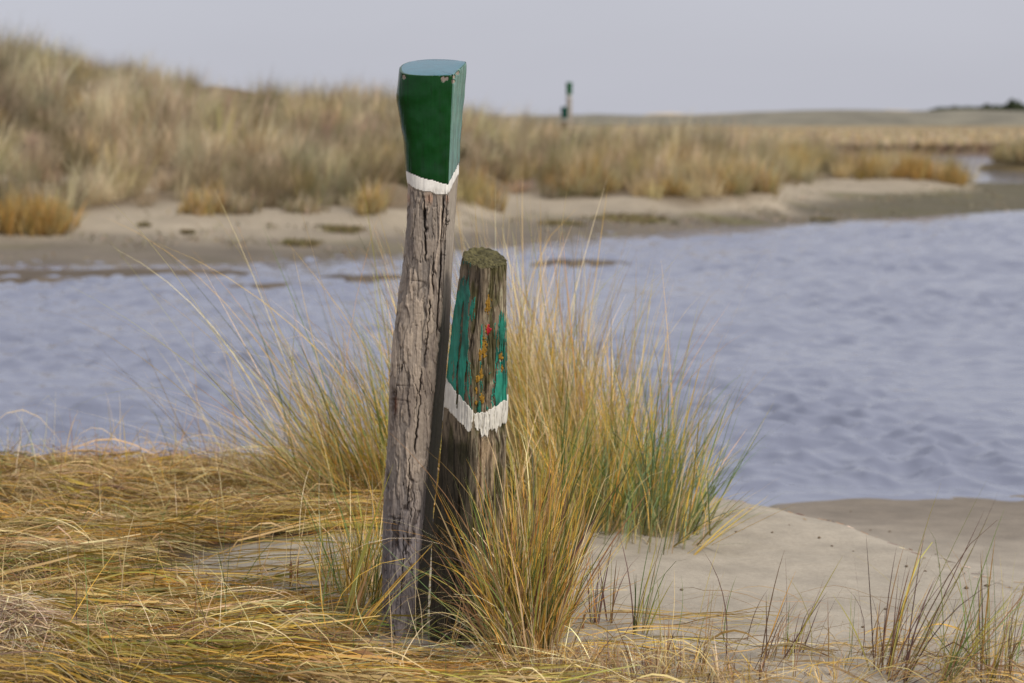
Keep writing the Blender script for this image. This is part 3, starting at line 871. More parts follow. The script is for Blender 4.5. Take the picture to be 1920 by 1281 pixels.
def tuft(pile, x, y, n, r, L, spread, az0=None, az_sd=0.6, bias=0.25, table=None, root=((BRN, 3), (STRAW, 2), (PURP, 1)), w=0.0034, K=7, zfn=near_z, curl=0.3, wsd=0.28, ry=None, flatten=0.5, per=5, droop=0.14):
    """shoots of a few blades each; every shoot has its own lean, blades of one shoot fan out a little"""
    m = max(1, n // per); n = m * per
    a = rng.uniform(0, 2 * np.pi, m); q = np.sqrt(rng.uniform(0, 1, m)) * r
    bx = x + q * np.cos(a); by = y + (q if ry is None else q * ry / r) * np.sin(a)
    az = a + 1.1 * rng.standard_normal(m)
    lean = np.abs(rng.standard_normal(m)) * spread * (0.5 + 0.7 * q / max(r, 1e-4))
    vx = lean * np.cos(az); vy = lean * np.sin(az)
    if az0 is not None:                                # wind-blown lean
        b_ = bias * rng.uniform(0.3, 1.7, m); az_ = az0 + az_sd * rng.standard_normal(m)
        vx = vx + b_ * np.cos(az_); vy = vy + b_ * np.sin(az_)
    i = np.repeat(np.arange(m), per)
    ln_s = L * np.clip(1 + 0.22 * rng.standard_normal(m), 0.4, 1.4)
    vx = vx[i] + 0.11 * rng.standard_normal(n); vy = vy[i] + 0.11 * rng.standard_normal(n)
    az = np.arctan2(vy, vx); lean = np.hypot(vx, vy)
    X = bx[i] + 0.004 * rng.standard_normal(n); Y = by[i] + 0.004 * rng.standard_normal(n)
    base = np.stack([X, Y, zfn(X, Y) - 0.01], -1)
    ln = ln_s[i] * np.clip(rng.uniform(0.45, 1.12, n), 0.2, 1.6)
    cu = curl * np.abs(rng.standard_normal(n)) * (0.5 + lean)
    dr = np.where(rng.uniform(0, 1, n) < droop, rng.uniform(0.5, 2.2, n), 0.0)
    tip = pick(n, table); rt = pick(n, root)
    mixr = rng.uniform(0.1, 0.8, (n, 1))
    pile.add(stalks(base, az, lean, cu, ln, w * np.clip(1 + 0.35 * rng.standard_normal(n), 0.4, 2.2), rt * mixr + tip * (1 - mixr), tip, K, droop=dr, flatten=flatten, wob=0.2))


def ground_at(px, py):
    """where the photo's pixel meets the near ground"""
    Y = np.linspace(4.5, 10.5, 600)
    x, y, z = P(px, py, Y)
    g = near_z(x, Y)
    i = int(np.argmax(z < g))
    return float(x[i]), float(Y[i])


PI = math.pi
LEFT, RIGHT = PI, 0.0
T_STRAW = ((STRAW, 6), (GOLD, 3), (PALE, 3), (OLIVE, 2), (BRN, 1), (GRN, 0.6))
T_MIX = ((STRAW, 3), (GOLD, 4), (OLIVE, 3), (GRN, 2), (ORNG, 1), (DKGR, 1))
T_GREEN = ((GRN, 4), (BLGR, 4), (OLIVE, 2), (GOLD, 1.5), (STRAW, 1))
T_TUFT = ((GOLD, 3), (OLIVE, 3), (ORNG, 2.5), (GRN, 2), (DKGR, 2), (BRN, 4), (STRAW, 2), (PURP, 1.5))


T_DEAD_ = ((GREYB, 3), (STRAW, 4), (PALE, 2), (BRN, 3))


def grass_tuft(label, specs, group=None, name="marram_tuft"):
    pile = Pile()
    for s in specs:
        px, py = s.pop("at")
        x, y = ground_at(px, py)
        tuft(pile, x, y, **s)
    return pile.build(name, M_GRASS, label=label, cat="grass tuft", group=group)


grass_tuft("tall dense straw-gold grass clump behind the short post, against the water", [
    dict(at=(920, 935), n=700, r=0.24, L=0.94, spread=0.15, az0=LEFT, bias=0.08, table=T_STRAW, K=8, w=0.0032),
    dict(at=(1000, 930), n=1050, r=0.28, L=0.92, spread=0.19, az0=LEFT, bias=0.18, curl=0.5, table=T_STRAW, K=8, w=0.0032),
    dict(at=(1070, 938), n=900, r=0.28, L=0.78, spread=0.22, az0=LEFT, bias=0.18, curl=0.5, table=T_STRAW, K=8, w=0.0032),
    dict(at=(1140, 948), n=480, r=0.28, L=0.60, spread=0.22, az0=LEFT, bias=0.12, table=T_MIX, K=8, w=0.0032),
    dict(at=(1190, 960), n=200, r=0.26, L=0.52, spread=0.30, az0=RIGHT, bias=0.10, table=T_MIX, K=8, w=0.0032),
    dict(at=(990, 1010), n=300, r=0.22, L=0.56, spread=0.24, az0=LEFT, bias=0.12, table=T_MIX, K=8, w=0.0032, curl=0.6),
    dict(at=(1080, 985), n=220, r=0.24, L=0.50, spread=0.28, az0=RIGHT, bias=0.10, table=T_MIX, K=8, w=0.0032, curl=0.6),
    dict(at=(1100, 940), n=110, r=0.36, L=0.86, spread=0.22, az0=LEFT, bias=0.1, table=T_MIX, K=10, w=0.003, per=1),
])
grass_tuft("windswept golden grass clump behind the tall post, long blades arching over the water", [
    dict(at=(715, 935), n=300, r=0.24, L=0.70, spread=0.20, az0=LEFT, bias=0.42, curl=0.6, table=T_MIX, K=9, w=0.0034),
    dict(at=(670, 925), n=220, r=0.28, L=0.54, spread=0.24, az0=LEFT, bias=0.30, table=T_STRAW, K=9, w=0.0032),
    dict(at=(590, 905), n=130, r=0.34, L=0.38, spread=0.30, az0=LEFT, bias=0.15, table=T_STRAW, K=9, w=0.003),
    dict(at=(690, 955), n=120, r=0.24, L=1.12, spread=0.14, az0=LEFT, bias=0.75, table=T_MIX, K=11, w=0.0032, per=2, curl=0.5),
    dict(at=(690, 945), n=110, r=0.30, L=1.05, spread=0.16, az0=LEFT, bias=0.62, table=T_MIX, K=11, w=0.0028, per=2, curl=0.6),
    dict(at=(470, 895), n=240, r=0.34, L=0.20, spread=0.6, table=T_DEAD_, K=6, w=0.0026, droop=0.3),
    dict(at=(620, 900), n=240, r=0.30, L=0.26, spread=0.6, table=T_DEAD_, K=6, w=0.0026, droop=0.3),
    dict(at=(560, 900), n=60, r=0.5, L=0.75, spread=0.2, az0=LEFT, bias=0.3, table=T_MIX, K=10, w=0.0028, per=1, curl=0.6),
    dict(at=(770, 950), n=240, r=0.16, L=0.80, spread=0.16, az0=LEFT, bias=0.2, table=T_MIX, K=9, w=0.0034),
])
grass_tuft("thicket of fresh blue-green blades at the crest of the sand, beside the golden clump", [
    dict(at=(1190, 988), n=150, r=0.17, L=0.44, spread=0.20, az0=RIGHT, bias=0.06, table=T_GREEN, w=0.0040),
    dict(at=(1255, 996), n=150, r=0.12, L=0.52, spread=0.24, az0=RIGHT, bias=0.15, table=T_GREEN, w=0.0040),
    dict(at=(1120, 985), n=100, r=0.14, L=0.45, spread=0.20, az0=RIGHT, bias=0.05, table=T_GREEN, w=0.0040),
    dict(at=(1175, 1020), n=60, r=0.20, L=0.34, spread=0.22, az0=RIGHT, bias=0.15, table=T_GREEN, w=0.0036, per=2),
    dict(at=(1260, 990), n=60, r=0.16, L=0.58, spread=0.26, az0=RIGHT, bias=0.30, table=T_GREEN, w=0.0034, per=2),
])
grass_tuft("green and yellow blades leaning over the sand edge towards the open water", [
    dict(at=(1290, 1010), n=50, r=0.10, L=0.40, spread=0.14, az0=RIGHT, bias=0.75, table=T_GREEN + ((GOLD, 4),), w=0.0044, per=3),
    dict(at=(1270, 1035), n=18, r=0.09, L=0.40, spread=0.10, az0=RIGHT, bias=0.7, table=T_GREEN + ((GOLD, 4),), w=0.0044, per=3),
])
grass_tuft("thick rust-brown and olive grass tuft hugging the foot of the short post", [
    dict(at=(985, 1230), n=760, r=0.085, L=0.45, spread=0.16, az0=RIGHT, bias=0.06, table=T_TUFT, root=((BRN, 4), (PURP, 3), (ORNG, 1)), w=0.0034, ry=0.12),
    dict(at=(955, 1240), n=200, r=0.05, L=0.44, spread=0.15, az0=RIGHT, bias=0.04, table=T_TUFT, root=((BRN, 4), (PURP, 3)), w=0.0036, ry=0.05),
    dict(at=(1005, 1180), n=330, r=0.12, L=0.50, spread=0.19, az0=RIGHT, bias=0.06, table=T_TUFT, w=0.0040),
    dict(at=(995, 1190), n=44, r=0.09, L=0.62, spread=0.22, az0=RIGHT, bias=0.04, table=T_MIX, w=0.0042, per=2),
    dict(at=(985, 1255), n=100, r=0.06, L=0.68, spread=0.14, az0=LEFT, az_sd=0.25, bias=0.30, table=T_TUFT + ((PALE, 4), (STRAW, 4)), w=0.0030, curl=3.0, K=12, per=1, droop=0.3),
    dict(at=(955, 1262), n=70, r=0.07, L=0.46, spread=0.18, az0=LEFT, az_sd=0.3, bias=0.55, table=T_TUFT + ((PALE, 3), (STRAW, 4)), w=0.0028, curl=1.6, K=10, per=1, droop=0.3),
    dict(at=(1000, 1210), n=70, r=0.08, L=0.46, spread=0.24, az0=RIGHT, bias=0.40, table=T_TUFT, w=0.0034, curl=0.9, per=2, droop=0.4),
    dict(at=(990, 1240), n=90, r=0.14, L=0.16, spread=0.9, table=T_DEAD_, K=6, w=0.0026, droop=0.4),
])
grass_tuft("loose green and straw tuft at the foot of the tall post, beside the matted grass", [
    dict(at=(690, 1150), n=130, r=0.08, L=0.34, spread=0.22, az0=RIGHT, bias=0.10, table=T_MIX, w=0.0036),
    dict(at=(655, 1110), n=80, r=0.10, L=0.34, spread=0.24, az0=LEFT, bias=0.06, table=T_MIX, w=0.0032, per=2),
    dict(at=(650, 1200), n=26, r=0.02, L=0.44, spread=0.07, az0=RIGHT, az_sd=0.2, bias=0.50, table=((BRN, 3), (GOLD, 2), (OLIVE, 2)), w=0.0055, per=2, droop=0.0),
    dict(at=(700, 1060), n=50, r=0.08, L=0.30, spread=0.3, az0=LEFT, bias=0.3, table=T_MIX, w=0.003, per=2),
])
shoots = [
    ((1130, 1170), 22, 0.30, 0.16, 0.10, "sparse shoots growing from bare sand nearest to the rust-brown tuft"),
    ((1205, 1190), 20, 0.34, 0.16, 0.15, "small cluster of thin green shoots with dark stems on the bare sand"),
    ((1450, 1235), 12, 0.30, 0.10, 0.20, "few dark purple stems standing alone in front of the smooth sand"),
    ((1488, 1225), 20, 0.14, 0.22, 0.00, "stubby broken brown stems among straw in front of the smooth sand"),
    ((1655, 1262), 26, 0.36, 0.20, 0.10, "upright green-brown shoots in the sand, second clump from the picture corner"),
    ((1680, 1275), 30, 0.50, 0.14, 0.55, "long purple and orange stems slanting up towards the water"),
    ((1760, 1290), 40, 0.46, 0.18, 0.45, "long green blades slanting across the sand near the picture corner"),
    ((1860, 1275), 60, 0.36, 0.34, 0.00, "bushy low tuft in the right bottom corner of the picture"),
]
for (px, py), n, L, spread, bias, lab in shoots:
    tb = ((GRN, 3), (OLIVE, 3), (GOLD, 1), (BRN, 2), (PURP, 1)) if "purple" not in lab and "brown" not in lab else ((BRN, 3), (PURP, 3), (OLIVE, 2), (ORNG, 1))
    grass_tuft(lab, [dict(at=(px, py), n=n, r=0.035 if n < 60 else 0.08, L=L, spread=spread, az0=RIGHT, bias=bias, table=tb, root=((PURP, 3), (BRN, 2)), w=0.0034, curl=0.35, per=2)], group="shoots growing out of the bare sand", name="grass_shoots")

# ---- matted, wind-combed grass on the left and straw litter: nobody could count these
def mat_relief(X, Y):
    return 0.10 * smooth(-0.25, 0.45, fbm(X * 1.3 + 5, Y * 2.4, o=3)) * smooth(9.0, 8.2, Y) * smooth(-0.25, -0.6, X) * (1 - 0.95 * np.exp(-(((X + 0.6) / 0.7) ** 2 + ((Y - 6.35) / 0.55) ** 2)))


def flow(X, Y):
    return 0.50 * fbm(X * 0.55 + 2, Y * 1.1, o=2)


def lying(n_bundle, per, region, L0, w0, table, K=7, lift=0.05, jit=0.10, dens=mat_density, rnd_dir=0.0, lane=0.05, kink=0.35, clear=True):
    x0, x1, y0, y1 = region
    bx = rng.uniform(x0, x1, n_bundle * 4); by = rng.uniform(y0, y1, n_bundle * 4)
    keep = rng.uniform(0, 1, len(bx)) < dens(bx, by)
    bx, by = bx[keep][:n_bundle], by[keep][:n_bundle]
    m = len(bx)
    bdir = np.where(rng.uniform(0, 1, m) < 0.7, PI, 0.0) + 0.16 * rng.standard_normal(m) + rnd_dir * rng.standard_normal(m)
    bcol = pick(m, table, 0.25); blift = np.abs(rng.standard_normal(m)) * lift
    bcur = 0.22 * rng.standard_normal(m)
    i = np.repeat(np.arange(m), per); N = len(i)
    L = L0 * np.clip(1 + 0.35 * rng.standard_normal(N), 0.3, 1.8)
    di = bdir[i] + jit * rng.standard_normal(N)
    x = bx[i] + 0.10 * rng.standard_normal(N) - 0.5 * L * np.cos(bdir[i]); y = by[i] + lane * rng.standard_normal(N)
    curve = 0.6 * bcur[i] + 0.4 * jit * rng.standard_normal(N)
    kk = np.where(rng.uniform(0, 1, N) < kink, 0.9 * rng.standard_normal(N), 0.0); ks = rng.uniform(0.3, 0.8, N)
    p = np.zeros((N, K, 3)); st = L / (K - 1)
    arch = blift[i] * rng.uniform(0.2, 1.2, N); lay = np.abs(rng.standard_normal(N)) * 0.018
    tiltz = 0.11 * rng.standard_normal(N); relief = rng.uniform(0.0, 1.0, N) ** 0.5
    for k in range(K):
        q = k / (K - 1)
        p[:, k, 0] = x; p[:, k, 1] = y
        p[:, k, 2] = near_z(x, y) + np.maximum(0.003, 0.004 + lay + relief * mat_relief(x, y) + arch * math.sin(PI * min(1, q * 1.05)) + tiltz * L * (q - 0.5))
        a = di + flow(x, y) + curve * q + np.where(q > ks, kk, 0)
        x = x + st * np.cos(a); y = y + st * np.sin(a) * 0.8
    if clear:                      # wind-swept bare sand beside the tall post, and a gap at the foot of both posts
        e1 = (((p[..., 0] + 0.62) / 0.46) ** 2 + ((p[..., 1] - 6.66) / 0.27) ** 2 < 1).any(1) & (rng.uniform(0, 1, N) < 0.93)
        e2 = (((p[..., 0] + 0.20) / 0.28) ** 2 + ((p[..., 1] - 5.68) / 0.13) ** 2 < 1).any(1) & (rng.uniform(0, 1, N) < 0.7)
        kp = ~(e1 | e2)
        p, i, L, N = p[kp], i[kp], L[kp], int(kp.sum())
    bcol = bcol * np.clip(1 + 0.5 * fbm(bx * 1.3 + 3, by * 2.2, o=3), 0.45, 1.5)[:, None]
    side = np.stack([0.15 * rng.standard_normal(N), rng.standard_normal(N), rng.standard_normal(N) * 0.9], -1)
    side /= np.linalg.norm(side, axis=1, keepdims=True)
    q = np.linspace(0, 1, K)[None, :]
    wid = (w0 * np.clip(0.9 * np.exp(0.45 * rng.standard_normal(N)), 0.3, 2.8))[:, None] * np.interp(q, [0, 0.15, 0.6, 1], [0.6, 1, 0.8, 0.15])
    cb = bcol[i] * 0.62 + pick(N, table, 0.3) * 0.38
    rt = pick(N, ((BRN, 2), (STRAW, 2), (PURP, 1)))
    cb = cb * np.array([0.92, 0.86, 0.70])
    f = smooth(0.0, 0.35, q)[..., None]
    col = (rt * 0.5 + cb * 0.5)[:, None, :] * (1 - f) + cb[:, None, :] * f
    return ribbons(p, wid, side, np.clip(col, 0.01, 1))


T_MAT = ((STRAW, 3), (GOLD, 5), (OLIVE, 3.5), (ORNG, 1.8), (GRN, 2.4), (DKGR, 3), (BRN, 3), (PURP, 1.2), (PALE, 1.0), (GREYB, 0.6))
T_DEAD = ((GREYB, 3), (STRAW, 3), (PALE, 1.2), (BRN, 3.5), (PURP, 1.2))
REG = (-3.0, 0.5, 4.9, 8.9)
pile = Pile()
pile.add(lying(640, 26, REG, 0.34, 0.0034, T_MAT, lift=0.02, jit=0.24, rnd_dir=0.14, kink=0.5))
pile.add(lying(330, 22, REG, 0.50, 0.0044, T_MAT, lift=0.03, jit=0.12, lane=0.03, kink=0.35, rnd_dir=0.08))
pile.add(lying(120, 16, REG, 0.45, 0.0062, ((GOLD, 4), (OLIVE, 3), (ORNG, 1), (DKGR, 1), (STRAW, 1)), lift=0.02, jit=0.10, lane=0.025, kink=0.2))
pile.add(lying(34, 6, (-1.2, -0.2, 6.3, 7.1), 0.62, 0.0044, ((OLIVE, 3), (GOLD, 3), (DKGR, 2), (STRAW, 2)), lift=0.03, dens=lambda X, Y: 1 + 0 * X, jit=0.08, lane=0.08, clear=False))
pile.build("lying_grass", M_GRASS, kind="stuff", label="wind-combed mat of gold and olive grass lying flat over the sand")
pile = Pile()
pile.add(lying(1000, 14, REG, 0.13, 0.0028, T_DEAD, K=5, lift=0.06, jit=0.7, rnd_dir=0.8))
pile.add(lying(330, 14, (-3, -0.1, 7.0, 8.9), 0.26, 0.0028, T_DEAD, K=6, lift=0.07, jit=0.8, rnd_dir=0.9))
pile.add(lying(330, 3, REG, 0.42, 0.0026, ((PALE, 3), (STRAW, 3), (BRN, 2)), K=9, lift=0.10, jit=0.5, rnd_dir=0.7, kink=0.5))
pile.build("dead_grass_litter", M_GRASS, kind="stuff", label="tangle of dead straw and broken stalks among the lying grass")

def straw_density(X, Y):
    return smooth(-0.05, 0.2, X) * smooth(5.72, 5.45, Y + 0.18 * fbm(X * 2.4, 1.0, o=2)) + 0.01
pile = Pile()
pile.add(lying(110, 11, (0.0, 2.2, 4.9, 6.0), 0.22, 0.0026, T_DEAD + ((GOLD, 3),), lift=0.05, jit=0.6, rnd_dir=0.6, dens=straw_density))
pile.add(lying(12, 7, (0.15, 0.75, 5.5, 6.1), 0.30, 0.0034, T_MAT, K=8, lift=0.02, jit=0.14, dens=lambda X, Y: 1 + 0 * X))
pile.add(lying(30, 2, (0.2, 1.7, 5.3, 6.2), 0.34, 0.0020, T_DEAD, K=9, lift=0.05, jit=0.5, rnd_dir=0.5, dens=lambda X, Y: 1 + 0 * X))
for (px, py), nn_, LL in (((1290, 1272), 200, 0.13), ((1110, 1262), 160, 0.12), ((1390, 1280), 120, 0.10), ((1200, 1282), 200, 0.15), ((1550, 1276), 70, 0.10), ((1040, 1275), 200, 0.14), ((1820, 1280), 90, 0.12)):
    x, y = ground_at(px, py)
    tuft(pile, x, y, nn_, 0.10, LL, 0.75, table=T_DEAD + ((GOLD, 2),), K=6, w=0.0026, droop=0.35)
pile.build("straw_litter", M_GRASS, kind="stuff", label="dry straw litter strewn along the foot of the smooth sand")

# scattered upright thin stalks over the mat
pile = Pile()
n = 900
bx = rng.uniform(-2.7, -0.15, n * 2); by = rng.uniform(5.2, 8.8, n * 2)
k = rng.uniform(0, 1, n * 2) < 0.45 + 0.55 * smooth(7.6, 8.5, by)
bx, by = bx[k][:n], by[k][:n]; n = len(bx)
tip = pick(n, ((STRAW, 4), (PALE, 2), (GRN, 2), (BRN, 2), (GOLD, 2), (PURP, 0.7)))
pile.add(stalks(np.stack([bx, by, near_z(bx, by)], -1), rng.uniform(0, 2 * PI, n), np.abs(rng.standard_normal(n)) * 0.5, 0.7 * rng.standard_normal(n), rng.uniform(0.08, 0.40, n), rng.uniform(0.0016, 0.0038, n), tip * 0.8, tip, 8))
n = 120
bx = rng.uniform(0.25, 1.75, n); by = 5.35 + np.abs(rng.normal(0, 0.28, n))
tip = pick(n, ((STRAW, 3), (BRN, 3), (PURP, 2), (GRN, 2), (OLIVE, 2)))
pile.add(stalks(np.stack([bx, by, near_z(bx, by)], -1), 0.9 * rng.standard_normal(n), np.abs(rng.standard_normal(n)) * 0.45, 0.6 * rng.standard_normal(n), rng.uniform(0.06, 0.34, n), rng.uniform(0.0016, 0.003, n), tip * 0.8, tip, 8))
pile.build("thin_stalks", M_GRASS, kind="stuff", label="thin upright stalks sticking out of the matted grass and sand")

# fluffy heap of fine grey dead grass at the picture's corner
pile = Pile()
n = 15000
cx, cy = ground_at(10, 1235)
u = rng.standard_normal((n, 2)) * np.array([0.15, 0.20])
bx, by = cx - 0.02 + u[:, 0], cy + u[:, 1]
hh = 0.20 * np.exp(-((u[:, 0] / 0.17) ** 2 + (u[:, 1] / 0.22) ** 2)) * rng.uniform(0.2, 1.0, n)
K = 8; L = rng.uniform(0.06, 0.20, n)
di = -0.35 + 0.7 * rng.standard_normal(n); dz = 0.25 * rng.standard_normal(n)
x, y, z = bx.copy(), by.copy(), near_z(bx, by) + hh
p = np.zeros((n, K, 3)); bend = 0.35 * rng.standard_normal(n)
for k in range(K):
    p[:, k] = np.stack([x, y, z], -1)
    x = x + L / K * np.cos(di); y = y + L / K * np.sin(di); z = np.maximum(z + L / K * dz, near_z(x, y) + 0.003)
    di = di + bend; dz = dz - 0.09
tip = pick(n, ((GREYB, 5), (STRAW, 2), (BRN, 2), (PURP, 1), (PALE, 1.5)))
side = rng.standard_normal((n, 3)); side /= np.linalg.norm(side, axis=1, keepdims=True)
pile.add(ribbons(p, np.full((n, K), 0.0016) * rng.uniform(0.6, 1.6, (n, 1)), side, np.repeat(tip[:, None, :], K, 1)))
pile.build("dead_grass_heap", M_GRASS, label="fluffy heap of fine grey-brown dead grass in the bottom left corner", cat="grass heap")

# broken stubs standing in the mat
M_STUB = plain_material("dry_brown_stem", lin(134, 94, 60), 0.85, 0.3, 90)
for px, py, hgt, wid, ln, lab in ((545, 1100, 0.085, 0.011, 0.02, "thick broken brown stem standing on the sand patch beside the tall post"),
                                  (556, 1100, 0.095, 0.005, 0.08, "slim broken brown stem just behind the thick one on the sand patch"),
                                  (1092, 1180, 0.05, 0.008, 0.15, "short broken stem in the sand by the rust-brown tuft"),
                                  (43, 870, 0.06, 0.009, 0.1, "broken brown stem on the skyline of the matted grass at far left")):
    x, y = ground_at(px, py)
    zz = np.linspace(-0.03, hgt, 9); aa = np.linspace(0, 2 * PI, 9, endpoint=False)
    A, Z = np.meshgrid(aa, zz)
    R = wid * 0.5 * (1 + 0.25 * vnoise(A * 2, Z * 60)) * np.where(Z > hgt * 0.99, 0.3, 1)
    Z = Z + (Z > hgt * 0.9) * 0.006 * np.cos(A)
    pts = np.stack([R * np.cos(A) + ln * Z, R * 0.6 * np.sin(A), Z], -1)
    o = mesh_obj("broken_stem", pts.reshape(-1, 3), grid_faces(9, 9, True), M_STUB, label=lab, cat="stem", group="broken stems standing in the sand")
    o.location = (x, y, float(near_z(x, y)))

# ------------------------------------------------------------------ pebbles, dung and twigs on the sand
M_PEB = plain_material("dark_pebble", lin(108, 92, 70), 0.9, 0.35, 200)
def lump_mesh(seed, r):
    lat = np.linspace(0.0, PI, 7); lon = np.linspace(0, 2 * PI, 10, endpoint=False)
    A, B = np.meshgrid(lon, lat)
    rr = r * (1 + 0.3 * vnoise(np.cos(A) * np.sin(B) * 1.7 + seed * 9.1 + 40, np.sin(A) * np.sin(B) * 1.7 + 40, np.cos(B) * 1.7 + 40))
    return np.stack([rr * np.sin(B) * np.cos(A) * 1.2, rr * np.sin(B) * np.sin(A), rr * np.cos(B) * 0.75], -1).reshape(-1, 3), grid_faces(7, 10, True)


pebs = [(1278, 1108, 0.010), (1660, 1144, 0.009), (1618, 1177, 0.010), (1536, 1010, 0.012), (1632, 995, 0.009), (1380, 999, 0.008), (1448, 1000, 0.009), (1560, 1025, 0.008), (1258, 1251, 0.010), (1668, 998, 0.011), (1595, 960, 0.008), (1812, 1105, 0.016), (1850, 1100, 0.014), (1700, 1065, 0.011), (1735, 1072, 0.009), (1755, 1040, 0.008), (1600, 1035, 0.006), (1480, 985, 0.006)]
peb_labels = ["lone round pebble on bare sand between the green shoots and the rust tuft", "pebble touching the slanting stems on the smooth sand", "pebble in the open middle of the smooth sand, in front of the slanting stems",
    "largest dark pebble on the brow of the smooth sand", "pebble on the brow of the sand, just behind the largest one", "pebble nearest to the leaning green blades at the sand crest", "second pebble from the leaning green blades along the sand crest",
    "small pebble slightly below the largest pebble on the sand brow", "pebble lying among straw litter at the picture's lower edge", "flattened pebble at the edge of the lower wet beach", "pebble farthest back, out on the lower wet beach",
    "big brown lump behind the long green blades near the picture corner", "rightmost brown lump behind the pale corner tuft", "pebble on the slope down to the wet beach, left one of two close together", "pebble on the slope down to the wet beach, right one of two close together",
    "small pebble on the wet beach behind the slanting stems", "tiny pebble on the slope below the brow of the sand", "tiny pebble on the crest between the leaning blades and the largest pebble"]
for i, (px, py, r) in enumerate(pebs):
    x, y = ground_at(px, py)
    v, f = lump_mesh(i + 1.0, r)
    o = mesh_obj("pebble", v, f, M_PEB, label=peb_labels[i], cat="pebble", group="small dark pebbles scattered on the sand")
    o.location = (x, y, float(near_z(x, y)) + r * 0.2); o.rotation_euler = (0, 0, i * 1.3); o.scale = (0.5, 0.5, 0.42)

pile = Pile()
n = 260
bx = rng.uniform(0.6, 2.2, n); t = rng.normal(0.12, 0.10, n)
by = np.interp(bx, YC_X, YC_Y) + t * 2
a = rng.uniform(0, 2 * PI, n); L = rng.uniform(0.01, 0.06, n)
s = np.linspace(-0.5, 0.5, 4)[None, :]
X = bx[:, None] + s * (L * np.cos(a))[:, None]; Y = by[:, None] + s * (L * np.sin(a))[:, None]
p = np.stack([X, Y, near_z(X, Y) + 0.004], -1)
side = np.stack([-np.sin(a), np.cos(a), 0.3 + 0 * a], -1)
pile.add(ribbons(p, np.full((n, 4), 0.004), side, np.repeat(pick(n, ((BRN, 3), (GREYB, 2), (PURP, 1)))[:, None, :], 4, 1)))
pile.build("beach_debris", M_GRASS, kind="stuff", label="fine dark plant debris along the brow of the sand")

# ------------------------------------------------------------------ far bank grass
FST = np.array(lin(196, 179, 149)); FGO = np.array(lin(190, 167, 112)); FOL = np.array(lin(142, 134, 96)); FBR = np.array(lin(154, 133, 108)); FDK = np.array(lin(86, 78, 58)); FOR = np.array(lin(188, 148, 80)); FPA = np.array(lin(204, 187, 158))
T_FAR = ((FST, 5), (FPA, 2), (FGO, 1.2), (FOL, 4), (FBR, 3), (FDK, 2))
T_FGOLD = ((FGO, 4), (FOR, 2), (FOL, 2), (FST, 2))


def far_cover(n_tuft, per, region, L0, w0, seed):
    x0, x1, y0, y1 = region
    tx = rng.uniform(x0, x1, n_tuft * 3); ty = rng.uniform(y0, y1, n_tuft * 3)
    keep = rng.uniform(0, 1, len(tx)) < far_veg(tx, ty)
    tx, ty = tx[keep][:n_tuft], ty[keep][:n_tuft]; m = len(tx)
    tcol = pick(m, T_FAR, 0.15)
    gold = (smooth(7, 0.5, ty - np.interp(tx, FB_X, FB_Y)) * (0.35 + 0.65 * smooth(-4, 3, tx)))[:, None]
    tcol = tcol * (1 - 0.55 * gold) + pick(m, T_FGOLD, 0.15) * 0.55 * gold
    patch = fbm(tx * 0.45, ty * 0.45, o=3)
    hollow = fbm(tx * 1.1 + 9, ty * 1.1, o=3)  # shade between tussocks, put into the tuft colour as noise
    tcol = tcol * np.clip(1 + 0.55 * patch[:, None] + 0.85 * hollow[:, None], 0.25, 1.6)
    tl = L0 * (0.5 + 0.9 * rng.uniform(0, 1, m) ** 1.5) * (1 + 0.5 * patch)
    i = np.repeat(np.arange(m), per); N = len(i)
    a = rng.uniform(0, 2 * PI, N); q = rng.uniform(0, 1, N) * 0.16
    bx = tx[i] + q * np.cos(a); by = ty[i] + q * np.sin(a)
    base = np.stack([bx, by, far_z(bx, by) - 0.03], -1)
    lean = np.abs(rng.standard_normal(N)) * 0.48
    vx = lean * np.cos(a) + 0.12; vy = lean * np.sin(a)
    L = tl[i] * np.clip(1 + 0.25 * rng.standard_normal(N), 0.4, 1.5)
    tip = np.clip(tcol[i] * (1 + 0.18 * rng.standard_normal((N, 1))), 0.02, 1)
    rt = tip * 0.5 + np.array(FDK) * 0.35
    return stalks(base, np.arctan2(vy, vx), np.hypot(vx, vy), 0.35 * np.abs(rng.standard_normal(N)), L, w0 * np.clip(1 + 0.3 * rng.standard_normal(N), 0.5, 2), rt, tip, 4)


pile = Pile()
pile.add(far_cover(2000, 60, (-16, -2, 29, 50), 0.60, 0.0085, 1))
pile.add(far_cover(1900, 54, (-3, 12.2, 34, 62), 0.58, 0.0095, 2))
pile.add(far_cover(700, 30, (-30, -15, 29, 50), 0.62, 0.016, 2))
pile.build("dune_grass", M_FAR_GRASS, kind="stuff", label="beige marram grass covering the dune on the far bank")


def far_clump(px, py, wpx, hpx, n, table, label, Yd=None):
    """one rounded clump standing out at the foot of the far dune; (px, py) is the middle of its base"""
    Ys_ = np.linspace(24, 110, 2500) if Yd is None else np.array([Yd])
    x, y, z = P(px, py, Ys_)
    i = int(np.argmax(z < np.maximum(far_z(x, Ys_), WATER_Z))) if Yd is None else 0
    x, y = float(x[i]), float(Ys_[i])
    k = y / FPX
    r = wpx * k * 0.62; H = hpx * k * 0.82
    pile = Pile()
    m = max(5, int(r / 0.16) * 4)
    for j in range(m):
        a = rng.uniform(0, 2 * PI); q = math.sqrt(rng.uniform()) * r * 0.75
        tuft(pile, x + q * math.cos(a), y + q * math.sin(a) * 0.8 + 0.1, n // m, 0.16, H * rng.uniform(0.4, 1.2) * (1 - 0.35 * (q / (r * 0.75)) ** 2), 0.30, az0=RIGHT, bias=0.08, table=table, root=((FBR, 2), (FDK, 1)), w=0.011, K=4, zfn=lambda X, Y: np.maximum(far_z(X, Y), WATER_Z - 0.02))
    return pile.build("marram_clump", M_FAR_GRASS, label=label, cat="grass clump", group="grass clumps along the far bank")


